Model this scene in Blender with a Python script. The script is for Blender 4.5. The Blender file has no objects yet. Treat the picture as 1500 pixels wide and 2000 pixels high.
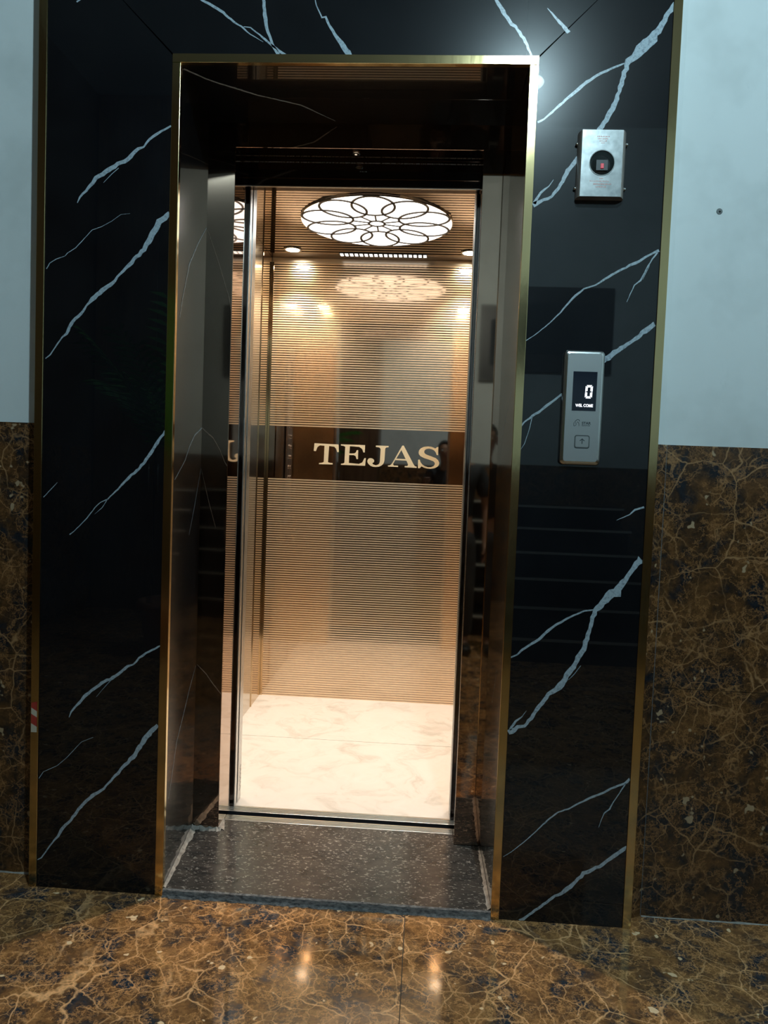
import bpy, bmesh, math, random
from mathutils import Vector, Matrix

random.seed(7)
SC = bpy.context.scene
COL = SC.collection

# ------------------------------------------------------------------ camera
cam_data = bpy.data.cameras.new('camera')
cam = bpy.data.objects.new('camera', cam_data)
COL.objects.link(cam)
cam_data.sensor_fit = 'VERTICAL'
cam_data.sensor_height = 32.0
cam_data.lens = 1471.63 / 2000.0 * 32.0
cam_data.clip_start = 0.02
R_ = Vector((0.99757, 0.05910, 0.03740))
F_ = Vector((-0.05700, 0.99691, -0.05420)).normalized()
R_ = (R_ - F_ * R_.dot(F_)).normalized()
U_ = R_.cross(F_)
M_ = Matrix((R_, U_, -F_)).transposed().to_4x4()
M_.translation = Vector((0.2663, -2.0945, 1.2592))
cam.matrix_world = M_
SC.camera = cam

# ------------------------------------------------------------------ world, exposure
world = bpy.data.worlds.new('world')
SC.world = world
world.use_nodes = True
world.node_tree.nodes['Background'].inputs[0].default_value = (0.55, 0.75, 1.0, 1)
world.node_tree.nodes['Background'].inputs[1].default_value = 0.02
SC.view_settings.view_transform = 'Standard'
SC.view_settings.look = 'None'
SC.view_settings.gamma = 1.0
SC.view_settings.use_curve_mapping = False
SC.view_settings.exposure = 0.0
LOBBY_LAMP = 1900.0      # radiance of the pendant bulb in the lobby
CAR_PANEL = 3.0         # radiance of the round light in the car ceiling
CAR_SPOT = 68.0           # watts of each downlight

VEINS_FRONT = {
 'left': [
  [(-0.482,2.188,0.0043),(-0.5219,2.1654,0.0071),(-0.5419,2.1514,0.0071),(-0.5573,2.1304,0.0043),(-0.5732,2.1261,0.0086),(-0.6017,2.0979,0.0114),(-0.6218,2.0865,0.0114),(-0.6565,2.0693,0.0128),(-0.6911,2.0437,0.0114),(-0.6996,2.0296,0.01),(-0.7198,2.0097,0.0071),(-0.7371,1.9898,0.0057),(-0.7442,1.9757,0.0021)],
  [(-0.6274,2.0725,0.0021),(-0.6475,2.0555,0.0021),(-0.6704,2.0315,0.001)],
  [(-0.7542,2.5181,0.0043),(-0.7427,2.5263,0.0043)],
  [(-0.4796,1.9509,0.0143),(-0.5081,1.9266,0.0186),(-0.5249,1.8983,0.0157),(-0.5446,1.8643,0.0157),(-0.5501,1.8501,0.0128),(-0.5788,1.8242,0.01),(-0.5931,1.807,0.01),(-0.6247,1.7752,0.0071),(-0.6318,1.7623,0.0086),(-0.6681,1.7346,0.0114),(-0.6972,1.7112,0.0114),(-0.7131,1.6923,0.0057),(-0.729,1.6677,0.0071),(-0.7436,1.6559,0.0086),(-0.761,1.6326,0.0086),(-0.7696,1.6124,0.0086),(-0.7814,1.6035,0.0043),(-0.8018,1.5743,0.0036),(-0.8164,1.5523,0.0036),(-0.8297,1.5419,0.0029)],
  [(-0.8301,1.7919,0.0021),(-0.8214,1.8077,0.0021),(-0.8023,1.8195,0.0021),(-0.7773,1.8285,0.0021),(-0.77,1.8371,0.0021),(-0.7466,1.8517,0.0021),(-0.7293,1.8704,0.0021),(-0.7004,1.902,0.0017),(-0.6741,1.9109,0.0014),(-0.6451,1.9269,0.0011),(-0.6191,1.9456,0.0009),(-0.5929,1.9489,0.0006)],
  [(-0.4793,1.3486,0.0071),(-0.5022,1.3147,0.0086),(-0.5264,1.2748,0.0086),(-0.5524,1.2405,0.0071),(-0.5815,1.2148,0.0071),(-0.618,1.1741,0.0043),(-0.6429,1.1498,0.0029),(-0.6636,1.1402,0.0021),(-0.6798,1.1235,0.0026),(-0.7018,1.0933,0.0026),(-0.7239,1.0703,0.0021),(-0.7387,1.055,0.0021),(-0.7521,1.0442,0.0029)],
  [(-0.6429,1.1498,0.0019),(-0.6589,1.1243,0.0017),(-0.6795,1.1059,0.0007)],
  [(-0.8304,1.1482,0.0021),(-0.8081,1.1725,0.0021),(-0.7904,1.1922,0.0011)],
  [(-0.4778,0.7377,0.0043),(-0.5222,0.7117,0.0057),(-0.5414,0.6973,0.0057),(-0.559,0.677,0.0043),(-0.5755,0.6716,0.0071),(-0.6095,0.6399,0.0086),(-0.6515,0.6182,0.0086),(-0.6964,0.5812,0.0086),(-0.7172,0.5559,0.0071),(-0.7397,0.529,0.0043),(-0.7455,0.5121,0.0017)],
  [(-0.62,0.6319,0.0013),(-0.6407,0.6082,0.0013),(-0.6659,0.5768,0.0007)],
  [(-0.4832,0.5045,0.0114),(-0.5098,0.4774,0.0143),(-0.5302,0.4446,0.0128),(-0.5536,0.4054,0.0114),(-0.5849,0.3748,0.0086),(-0.5982,0.3557,0.0086),(-0.6325,0.3171,0.0057),(-0.6384,0.3076,0.0071),(-0.6731,0.2826,0.01),(-0.7063,0.2499,0.0086),(-0.7363,0.2082,0.0071),(-0.7575,0.1853,0.0086),(-0.7725,0.1566,0.0086),(-0.7846,0.1435,0.0043),(-0.8058,0.1143,0.0036),(-0.8225,0.0884,0.0036),(-0.8348,0.0814,0.0029)],
  [(-0.8333,0.326,0.0014),(-0.8197,0.3467,0.0014),(-0.7786,0.3675,0.0014),(-0.7529,0.3904,0.0014),(-0.7078,0.4416,0.0013),(-0.673,0.4573,0.0009)],
 ],
 'top': [
  [(-0.4099,2.5282,0.0057),(-0.3696,2.5067,0.0071),(-0.3436,2.4905,0.0071),(-0.3147,2.4676,0.0057),(-0.2931,2.4542,0.0043),(-0.2671,2.434,0.0029),(-0.2312,2.4139,0.0011)],
  [(-0.286,2.4542,0.0021),(-0.2675,2.4516,0.0029),(-0.2416,2.4328,0.0043),(-0.2098,2.4072,0.0057),(-0.1867,2.3911,0.0071),(-0.1624,2.3764,0.0043)],
  [(-0.2345,2.5299,0.0071),(-0.2294,2.4976,0.01),(-0.2255,2.4625,0.0086),(-0.2178,2.4396,0.0071),(-0.2056,2.4086,0.0071),(-0.1863,2.3762,0.01)],
  [(-0.0929,2.5301,0.0021),(-0.0881,2.51,0.0029),(-0.0717,2.4792,0.0043),(-0.0619,2.4806,0.0057),(-0.0515,2.4591,0.0057),(-0.0353,2.4363,0.0086),(-0.0178,2.4122,0.0114),(0.0086,2.3774,0.0157)],
  [(0.3906,2.5322,0.0086),(0.4154,2.4952,0.0114),(0.4386,2.4635,0.0086),(0.4497,2.4569,0.0071),(0.4729,2.4265,0.0086),(0.4953,2.3829,0.0057)],
  [(0.5314,2.5047,0.0021),(0.5513,2.4837,0.0057),(0.5726,2.4613,0.0086),(0.5884,2.4429,0.01),(0.5935,2.4469,0.0043)],
 ],
 'right': [
  [(0.8732,2.5316,0.02),(0.866,2.5186,0.02),(0.8428,2.4845,0.0114),(0.8298,2.4557,0.0157),(0.8051,2.4215,0.0257),(0.7797,2.399,0.0257),(0.7648,2.3792,0.02),(0.7507,2.3685,0.0171),(0.7407,2.3302,0.0114),(0.7286,2.2811,0.01),(0.717,2.2464,0.0157),(0.7011,2.2157,0.0114),(0.6861,2.1928,0.0128),(0.6585,2.1511,0.0128),(0.6254,2.1091,0.0114),(0.6064,2.0833,0.0114),(0.5892,2.0453,0.0086),(0.5676,2.0139,0.0071),(0.5448,2.0041,0.0086),(0.5181,1.9901,0.0128)],
  [(0.5207,1.9942,0.0086),(0.537,2.0242,0.0071),(0.5581,2.0408,0.0029),(0.5695,2.0585,0.0011)],
  [(0.7428,2.3645,0.0029),(0.7127,2.3524,0.0057),(0.6681,2.331,0.0071),(0.6305,2.3028,0.0086),(0.5969,2.2719,0.0071),(0.5567,2.2355,0.0057),(0.5372,2.2179,0.0043),(0.52,2.2084,0.0057)],
  [(0.8583,1.8774,0.0071),(0.8334,1.8647,0.0057),(0.7994,1.8437,0.0071),(0.7651,1.8253,0.0057),(0.7361,1.8097,0.0057),(0.6953,1.7816,0.0043),(0.6658,1.7713,0.0036),(0.6435,1.7517,0.0057),(0.6253,1.7321,0.0043),(0.606,1.7069,0.0036),(0.5732,1.6731,0.0026),(0.5361,1.6418,0.0021),(0.5147,1.6274,0.0017)],
  [(0.8546,1.8719,0.0043),(0.8421,1.8541,0.0036),(0.8274,1.8267,0.0029),(0.8142,1.7965,0.0043),(0.7986,1.7839,0.0029),(0.789,1.7606,0.0021),(0.7807,1.7386,0.001)],
  [(0.8362,1.8377,0.0014),(0.8194,1.7994,0.0017)],
  [(0.8584,1.6832,0.0128),(0.8338,1.6621,0.0128),(0.813,1.6438,0.0114),(0.796,1.631,0.0086),(0.7644,1.6095,0.0114),(0.7382,1.5895,0.0143),(0.6764,1.5367,0.01),(0.6184,1.485,0.0057),(0.5665,1.4416,0.0071),(0.5437,1.4256,0.0057),(0.5223,1.4067,0.0043),(0.5131,1.3952,0.0043)],
  [(0.5437,1.4242,0.0021),(0.5359,1.3848,0.0017),(0.5251,1.348,0.0014),(0.5121,1.3265,0.001)],
  [(0.8573,1.1868,0.005),(0.833,1.1788,0.0057),(0.8199,1.1656,0.0029),(0.7849,1.1487,0.0011)],
  [(0.8582,1.0462,0.02),(0.8312,1.0082,0.0114),(0.8185,0.9864,0.0128),(0.7955,0.9512,0.0243),(0.774,0.936,0.0228),(0.753,0.9122,0.0186),(0.7398,0.8973,0.0143),(0.7308,0.8554,0.01),(0.7216,0.8177,0.0114),(0.7133,0.7872,0.0157),(0.693,0.7459,0.0114),(0.6723,0.7102,0.0171),(0.6528,0.6773,0.0186),(0.6242,0.6555,0.0114),(0.6005,0.6208,0.01),(0.5795,0.5847,0.0086),(0.5621,0.5618,0.0086),(0.5439,0.5564,0.01),(0.519,0.5403,0.0143)],
  [(0.5229,0.5479,0.0071),(0.5373,0.575,0.0057),(0.5538,0.5876,0.0029),(0.5657,0.6057,0.0011)],
  [(0.7356,0.8985,0.0029),(0.7107,0.8945,0.0043),(0.6643,0.8708,0.0057),(0.6222,0.8414,0.0071),(0.5914,0.8097,0.0071),(0.5449,0.7771,0.0057),(0.5342,0.7635,0.0043),(0.5148,0.7538,0.0043)],
  [(0.7087,0.7409,0.0014),(0.6931,0.717,0.0017),(0.6771,0.6989,0.001)],
  [(0.8613,0.4281,0.0086),(0.8465,0.4155,0.0057),(0.819,0.4036,0.0057),(0.7917,0.3872,0.0057),(0.7614,0.3721,0.0057),(0.7339,0.3572,0.005),(0.6954,0.3327,0.0043),(0.6675,0.322,0.0036),(0.6457,0.3029,0.0043),(0.6077,0.262,0.0029),(0.5777,0.2304,0.0021),(0.5419,0.1983,0.0017),(0.521,0.1834,0.0011)],
  [(0.8493,0.4157,0.0036),(0.834,0.387,0.0029),(0.8185,0.3611,0.0029),(0.8083,0.3399,0.0043),(0.7949,0.3273,0.0029),(0.7875,0.3063,0.0017),(0.7815,0.2853,0.0009)],
  [(0.8633,0.2349,0.01),(0.8241,0.2027,0.0114),(0.797,0.1787,0.0086),(0.7473,0.1501,0.0114),(0.7258,0.1248,0.01),(0.6987,0.0961,0.0128),(0.671,0.0792,0.0071),(0.6324,0.0466,0.0071),(0.5937,0.0138,0.0071),(0.5742,-0.0011,0.01)],
 ],
}
VEINS_RETURN_LEFT = [[(0.3703,2.0294,0.0029),(0.2587,1.947,0.0043),(0.1516,1.8551,0.0057),(0.1073,1.784,0.0043),(0.0751,1.7324,0.0043),(0.0503,1.6762,0.0021)],[(0.3738,1.3789,0.0043),(0.272,1.3505,0.0043),(0.206,1.3126,0.0029),(0.1508,1.2676,0.0029),(0.0334,1.2118,0.0021)],[(0.38,1.2535,0.0014),(0.2956,1.1259,0.0021),(0.2269,1.0355,0.0011)],[(0.3678,0.5825,0.0021),(0.2847,0.5283,0.0026),(0.2014,0.4628,0.0029),(0.1288,0.4105,0.0029),(0.0449,0.2686,0.0021)]]
VEINS_RETURN_RIGHT = [[(0.0772,1.5106,0.0014),(0.2287,1.4052,0.0014),(0.3593,1.2465,0.0014)],[(0.1291,0.6807,0.0014),(0.2245,0.5312,0.0014)]]
VEINS_SOFFIT = [[(-0.4601,0.0304,0.0071),(-0.4156,0.085,0.0057),(-0.3772,0.1176,0.0071),(-0.3224,0.1572,0.0086),(-0.2955,0.1791,0.0057),(-0.1674,0.2465,0.0057),(-0.0757,0.3556,0.0021)]]
LETTERS = [
 ('T',[[(-0.3467,1.3936),(-0.2177,1.3911),(-0.2148,1.3517),(-0.2234,1.3498),(-0.2296,1.3679),(-0.2402,1.3786),(-0.2679,1.3817),(-0.2712,1.2953),(-0.2588,1.2917),(-0.246,1.2917),(-0.2457,1.2841),(-0.319,1.2829),(-0.3192,1.2895),(-0.3038,1.2911),(-0.2937,1.2955),(-0.2925,1.3819),(-0.3182,1.383),(-0.3306,1.3729),(-0.3376,1.3518),(-0.3495,1.3529)]]),
 ('E',[[(-0.205,1.3926),(-0.076,1.3931),(-0.0762,1.3541),(-0.0838,1.3538),(-0.0905,1.3713),(-0.1062,1.3824),(-0.1572,1.3841),(-0.1584,1.3461),(-0.133,1.347),(-0.124,1.3524),(-0.1198,1.3642),(-0.1117,1.3645),(-0.1115,1.3174),(-0.1191,1.3171),(-0.1248,1.3331),(-0.1352,1.3378),(-0.1591,1.3375),(-0.1592,1.2954),(-0.1055,1.2923),(-0.088,1.3005),(-0.0771,1.3237),(-0.0695,1.324),(-0.0721,1.2834),(-0.2012,1.2837),(-0.2014,1.2898),(-0.1897,1.2912),(-0.1832,1.2955),(-0.1816,1.3807),(-0.1904,1.3845),(-0.2047,1.386)]]),
 ('J',[[(-0.0186,1.3931),(0.0494,1.3929),(0.0496,1.3859),(0.036,1.3839),(0.0317,1.3782),(0.0299,1.3175),(0.0278,1.3058),(0.0226,1.2955),(0.0143,1.2876),(0.0018,1.2816),(-0.0159,1.2789),(-0.0312,1.2798),(-0.0441,1.2849),(-0.0541,1.2932),(-0.06,1.3016),(-0.0613,1.3101),(-0.0581,1.3188),(-0.0506,1.3242),(-0.0415,1.325),(-0.0312,1.3218),(-0.0254,1.3155),(-0.0246,1.3079),(-0.0285,1.3017),(-0.0345,1.299),(-0.0291,1.2921),(-0.0148,1.2885),(-0.0027,1.292),(0.0037,1.2993),(0.0058,1.309),(0.0074,1.3748),(0.0005,1.3831),(-0.0183,1.3855)]]),
 ('A',[[(0.1216,1.3975),(0.1292,1.3978),(0.1835,1.3029),(0.1915,1.2916),(0.2017,1.2895),(0.202,1.2824),(0.1387,1.2831),(0.1384,1.2902),(0.1526,1.2907),(0.1558,1.2979),(0.1464,1.3187),(0.0866,1.3196),(0.0758,1.2974),(0.0817,1.2906),(0.1029,1.2909),(0.1032,1.2833),(0.0499,1.2838),(0.0497,1.2899),(0.0623,1.2924),(0.072,1.3039),(0.1169,1.3888)],[(0.0924,1.3274),(0.1416,1.3266),(0.1175,1.3737)]]),
 ('S',[[(0.3018,1.3938),(0.3118,1.3972),(0.3126,1.353),(0.3045,1.3547),(0.2989,1.3676),(0.2904,1.3774),(0.2786,1.3835),(0.2634,1.3864),(0.2499,1.384),(0.2411,1.3776),(0.2384,1.3694),(0.2407,1.3615),(0.249,1.3552),(0.2725,1.3475),(0.3006,1.3375),(0.3137,1.3269),(0.3203,1.313),(0.3177,1.3013),(0.3101,1.2915),(0.2953,1.2839),(0.2753,1.2801),(0.255,1.2813),(0.2387,1.2858),(0.2268,1.2919),(0.2187,1.2815),(0.2086,1.2811),(0.2078,1.3265),(0.2169,1.3269),(0.2214,1.3134),(0.2305,1.3021),(0.2434,1.2935),(0.2608,1.2886),(0.2774,1.2892),(0.2908,1.2953),(0.2969,1.3046),(0.2955,1.3141),(0.2877,1.3209),(0.2683,1.3277),(0.2402,1.3353),(0.2197,1.3446),(0.2107,1.3554),(0.2088,1.3654),(0.2118,1.3766),(0.2205,1.3869),(0.2353,1.3945),(0.2564,1.3978),(0.2756,1.3964),(0.2898,1.3919),(0.2961,1.3876)]]),
]


# ------------------------------------------------------------------ helpers
def put(name, me, mat=None, parent=None):
    o = bpy.data.objects.new(name, me)
    COL.objects.link(o)
    if mat is not None:
        me.materials.append(mat)
    if parent is not None:
        o.parent = parent
    return o

def tag(o, label=None, cat=None, group=None, kind=None):
    if label: o['label'] = label
    if cat: o['category'] = cat
    if group: o['group'] = group
    if kind: o['kind'] = kind
    return o

def thing(name, label, cat, loc=(0, 0, 0), group=None):
    o = bpy.data.objects.new(name, None)
    o.empty_display_size = 0.1
    COL.objects.link(o)
    o.location = loc
    return tag(o, label, cat, group)

def finish(bm, name, smooth=False):
    bmesh.ops.recalc_face_normals(bm, faces=bm.faces)
    me = bpy.data.meshes.new(name)
    bm.to_mesh(me); bm.free()
    if smooth:
        for p in me.polygons: p.use_smooth = True
    return me

def bm_box(bm, x0, x1, y0, y1, z0, z1):
    v = [bm.verts.new((x, y, z)) for z in (z0, z1) for y in (y0, y1) for x in (x0, x1)]
    for f in ((0, 1, 3, 2), (4, 6, 7, 5), (0, 4, 5, 1), (2, 3, 7, 6), (0, 2, 6, 4), (1, 5, 7, 3)):
        bm.faces.new([v[i] for i in f])

def bevel(bm, w, seg=2):
    if w > 0:
        bmesh.ops.recalc_face_normals(bm, faces=bm.faces)
        bmesh.ops.bevel(bm, geom=bm.edges[:], offset=w, segments=seg, affect='EDGES', profile=0.5)

def local(o_parent, c):
    """vertices are written in world space; parents sit at their base, so shift them"""
    return Vector(c) - (o_parent.location if o_parent is not None else Vector((0, 0, 0)))

def shift(bm, parent):
    if parent is not None:
        off = Vector((0, 0, 0)); p = parent
        while p is not None:
            off += p.location; p = p.parent
        bmesh.ops.translate(bm, verts=bm.verts[:], vec=-off)

def box(name, x0, x1, y0, y1, z0, z1, mat, parent=None, bev=0.0, seg=2):
    bm = bmesh.new(); bm_box(bm, x0, x1, y0, y1, z0, z1); bevel(bm, bev, seg); shift(bm, parent)
    return put(name, finish(bm, name), mat, parent)

AX = {'y': lambda a, b, d: (a, d, b), 'x': lambda a, b, d: (d, a, b), 'z': lambda a, b, d: (a, b, d)}

def prism_bm(bm, pts, d0, d1, axis):
    f = AX[axis]
    lo = [bm.verts.new(f(a, b, d0)) for a, b in pts]
    hi = [bm.verts.new(f(a, b, d1)) for a, b in pts]
    n = len(pts)
    bm.faces.new(lo); bm.faces.new(hi)
    for i in range(n):
        bm.faces.new((lo[i], lo[(i + 1) % n], hi[(i + 1) % n], hi[i]))

def prism(name, pts, d0, d1, axis, mat, parent=None, bev=0.0):
    bm = bmesh.new(); prism_bm(bm, pts, d0, d1, axis); bevel(bm, bev); shift(bm, parent)
    return put(name, finish(bm, name), mat, parent)

def circle_pts(cx, cy, r, n=32):
    return [(cx + r * math.cos(2 * math.pi * i / n), cy + r * math.sin(2 * math.pi * i / n)) for i in range(n)]

def ring_bm(bm, cx, cy, r0, r1, d0, d1, axis, n=40):
    f = AX[axis]
    rows = []
    for r, d in ((r0, d0), (r1, d0), (r1, d1), (r0, d1)):
        rows.append([bm.verts.new(f(a, b, d)) for a, b in circle_pts(cx, cy, r, n)])
    for k in range(4):
        A, B = rows[k], rows[(k + 1) % 4]
        for i in range(n):
            bm.faces.new((A[i], A[(i + 1) % n], B[(i + 1) % n], B[i]))

def ring(name, cx, cy, r0, r1, d0, d1, axis, mat, parent=None, n=40):
    bm = bmesh.new(); ring_bm(bm, cx, cy, r0, r1, d0, d1, axis, n); shift(bm, parent)
    return put(name, finish(bm, name), mat, parent)

def lathe(name, prof, centre, mat, parent=None, n=32, axis='z'):
    """profile of (radius, height) turned around an axis through centre"""
    bm = bmesh.new(); rows = []
    for r, h in prof:
        row = []
        for i in range(n):
            a = 2 * math.pi * i / n
            c, s = r * math.cos(a), r * math.sin(a)
            v = (c, s, h) if axis == 'z' else (c, -h, s) if axis == 'y' else (h, c, s)
            row.append(bm.verts.new(Vector(v) + Vector(centre)))
        rows.append(row)
    for A, B in zip(rows, rows[1:]):
        for i in range(n):
            bm.faces.new((A[i], A[(i + 1) % n], B[(i + 1) % n], B[i]))
    for row in (rows[0], rows[-1]):
        bm.faces.new(row)
    shift(bm, parent)
    return put(name, finish(bm, name, True), mat, parent)

def tube_bm(bm, pts, radii, n=10):
    rows = []
    for i, p in enumerate(pts):
        p = Vector(p)
        t = (Vector(pts[min(i + 1, len(pts) - 1)]) - Vector(pts[max(i - 1, 0)])).normalized()
        a = t.cross(Vector((0.13, 0.31, 0.94))).normalized(); b = t.cross(a)
        r = radii[i] if isinstance(radii, (list, tuple)) else radii
        rows.append([bm.verts.new(p + a * r * math.cos(2 * math.pi * k / n) + b * r * math.sin(2 * math.pi * k / n)) for k in range(n)])
    for A, B in zip(rows, rows[1:]):
        for k in range(n):
            bm.faces.new((A[k], A[(k + 1) % n], B[(k + 1) % n], B[k]))
    bm.faces.new(rows[0]); bm.faces.new(rows[-1])

def tube(name, pts, radii, mat, parent=None, n=10):
    bm = bmesh.new(); tube_bm(bm, pts, radii, n); shift(bm, parent)
    return put(name, finish(bm, name, True), mat, parent)

def vein_mesh(lines, to3d, parent, mat, name='vein', jag=0.22):
    """veins of the stone: tapering ragged bands laid into the polished face"""
    bm = bmesh.new()
    for ln in lines:
        P = []
        for (a0, b0, w0), (a1, b1, w1) in zip(ln, ln[1:]):
            L = math.hypot(a1 - a0, b1 - b0); k = max(1, int(L / 0.009))
            for i in range(k):
                t = i / k
                P.append([a0 + (a1 - a0) * t, b0 + (b1 - b0) * t, w0 + (w1 - w0) * t])
        P.append(list(ln[-1]))
        prev = None
        for i, (a, b, w) in enumerate(P):
            n0, n1 = P[max(0, i - 1)], P[min(len(P) - 1, i + 1)]
            dx, dy = n1[0] - n0[0], n1[1] - n0[1]; L = math.hypot(dx, dy) or 1
            nx, ny = -dy / L, dx / L
            j = random.uniform(-jag, jag) * w * 0.6
            wa = w * 0.5 * random.uniform(1 - jag, 1 + jag); wb = w * 0.5 * random.uniform(1 - jag, 1 + jag)
            v = (bm.verts.new(to3d(a + nx * (wa + j), b + ny * (wa + j))), bm.verts.new(to3d(a - nx * (wb - j), b - ny * (wb - j))))
            if prev: bm.faces.new((prev[0], prev[1], v[1], v[0]))
            prev = v
    shift(bm, parent)
    return put(name, finish(bm, name), mat, parent)

def veins(lines, to3d, parent, mat):
    for ln in lines:
        vein_mesh([ln], to3d, parent, mat)

def text_mesh(name, body, size, mat, parent, origin, extrude=0.0003, offset=0.0, sx=1.0):
    """flat lettering on a face that looks towards -y"""
    cu = bpy.data.curves.new(name, 'FONT')
    cu.body = body; cu.size = size; cu.extrude = extrude; cu.offset = offset
    cu.align_x = 'LEFT'; cu.align_y = 'BOTTOM_BASELINE'
    t = bpy.data.objects.new(name + '_tmp', cu); COL.objects.link(t)
    bpy.context.view_layer.update()
    me = bpy.data.meshes.new_from_object(t.evaluated_get(bpy.context.evaluated_depsgraph_get()))
    bpy.data.objects.remove(t); bpy.data.curves.remove(cu)
    off = Vector((0, 0, 0)); p = parent
    while p is not None:
        off += p.location; p = p.parent
    for v in me.vertices:
        v.co = Vector((origin[0] + v.co.x * sx, origin[1] - v.co.z, origin[2] + v.co.y)) - off
    me.materials.clear()
    return put(name, me, mat, parent)

# ------------------------------------------------------------------ materials
def mat(name, col, rough=0.5, metal=0.0, spec=0.5, coat=0.0, coat_rough=0.03, emit=None, strength=0.0, aniso=0.0):
    m = bpy.data.materials.new(name); m.use_nodes = True
    b = m.node_tree.nodes['Principled BSDF']
    b.inputs['Base Color'].default_value = (*col, 1)
    b.inputs['Roughness'].default_value = rough
    b.inputs['Metallic'].default_value = metal
    b.inputs['Specular IOR Level'].default_value = spec
    b.inputs['Coat Weight'].default_value = coat
    b.inputs['Coat Roughness'].default_value = coat_rough
    b.inputs['Anisotropic'].default_value = aniso
    if emit:
        b.inputs['Emission Color'].default_value = (*emit, 1)
        b.inputs['Emission Strength'].default_value = strength
    return m

class NT:
    def __init__(s, m): s.t = m.node_tree; s.b = s.t.nodes['Principled BSDF']
    def n(s, kind, **kw):
        nd = s.t.nodes.new(kind)
        for k, v in kw.items(): setattr(nd, k, v)
        return nd
    def l(s, a, b): s.t.links.new(a, b)
    def pos(s, scale=(1, 1, 1)):
        g = s.n('ShaderNodeNewGeometry'); mp = s.n('ShaderNodeMapping'); mp.inputs['Scale'].default_value = scale
        s.l(g.outputs['Position'], mp.inputs['Vector']); return mp.outputs['Vector']
    def noise(s, vec, scale, detail=4, rough=0.55, dist=0.0):
        nd = s.n('ShaderNodeTexNoise'); nd.inputs['Scale'].default_value = scale
        nd.inputs['Detail'].default_value = detail; nd.inputs['Roughness'].default_value = rough
        nd.inputs['Distortion'].default_value = dist
        s.l(vec, nd.inputs['Vector']); return nd
    def ramp(s, fac, stops):
        r = s.n('ShaderNodeValToRGB'); e = r.color_ramp.elements
        while len(e) < len(stops): e.new(0.5)
        for el, (p, c) in zip(e, stops):
            el.position = p; el.color = (*c, 1) if len(c) == 3 else c
        s.l(fac, r.inputs['Fac']); return r.outputs['Color']
    def mix(s, fac, a, b, mode='MIX'):
        mx = s.n('ShaderNodeMix', data_type='RGBA', blend_type=mode)
        for sock, v in ((mx.inputs[0], fac), (mx.inputs[6], a), (mx.inputs[7], b)):
            if isinstance(v, (int, float)): sock.default_value = v
            elif isinstance(v, tuple): sock.default_value = (*v, 1)
            else: s.l(v, sock)
        return mx.outputs[2]
    def math(s, op, a, b=0.0):
        nd = s.n('ShaderNodeMath', operation=op)
        for i, v in enumerate((a, b)):
            if isinstance(v, (int, float)): nd.inputs[i].default_value = v
            else: s.l(v, nd.inputs[i])
        return nd.outputs[0]
    def bump(s, h, strength=0.2, dist=0.002):
        bp = s.n('ShaderNodeBump'); bp.inputs['Strength'].default_value = strength; bp.inputs['Distance'].default_value = dist
        s.l(h, bp.inputs['Height']); s.l(bp.outputs['Normal'], s.b.inputs['Normal']); return bp

def warped(t, vec, scale, amount):
    nz = t.noise(vec, scale, 3)
    sub = t.n('ShaderNodeVectorMath', operation='SUBTRACT'); t.l(nz.outputs['Color'], sub.inputs[0]); sub.inputs[1].default_value = (0.5, 0.5, 0.5)
    sc = t.n('ShaderNodeVectorMath', operation='SCALE'); t.l(sub.outputs[0], sc.inputs[0]); sc.inputs['Scale'].default_value = amount
    ad = t.n('ShaderNodeVectorMath', operation='ADD'); t.l(vec, ad.inputs[0]); t.l(sc.outputs[0], ad.inputs[1])
    return ad.outputs[0]

def crack(t, vec, scale, width):
    v = t.n('ShaderNodeTexVoronoi', feature='DISTANCE_TO_EDGE'); v.inputs['Scale'].default_value = scale
    t.l(vec, v.inputs['Vector'])
    return t.ramp(v.outputs['Distance'], [(0.0, (1, 1, 1)), (width, (0, 0, 0))])

def ridge(t, vec, scale, width, detail=5, rough=0.6):
    nz = t.noise(vec, scale, detail, rough)
    d = t.math('ABSOLUTE', t.math('SUBTRACT', nz.outputs['Fac'], 0.5))
    return t.ramp(d, [(0.0, (1, 1, 1)), (width, (0, 0, 0))])

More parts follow.
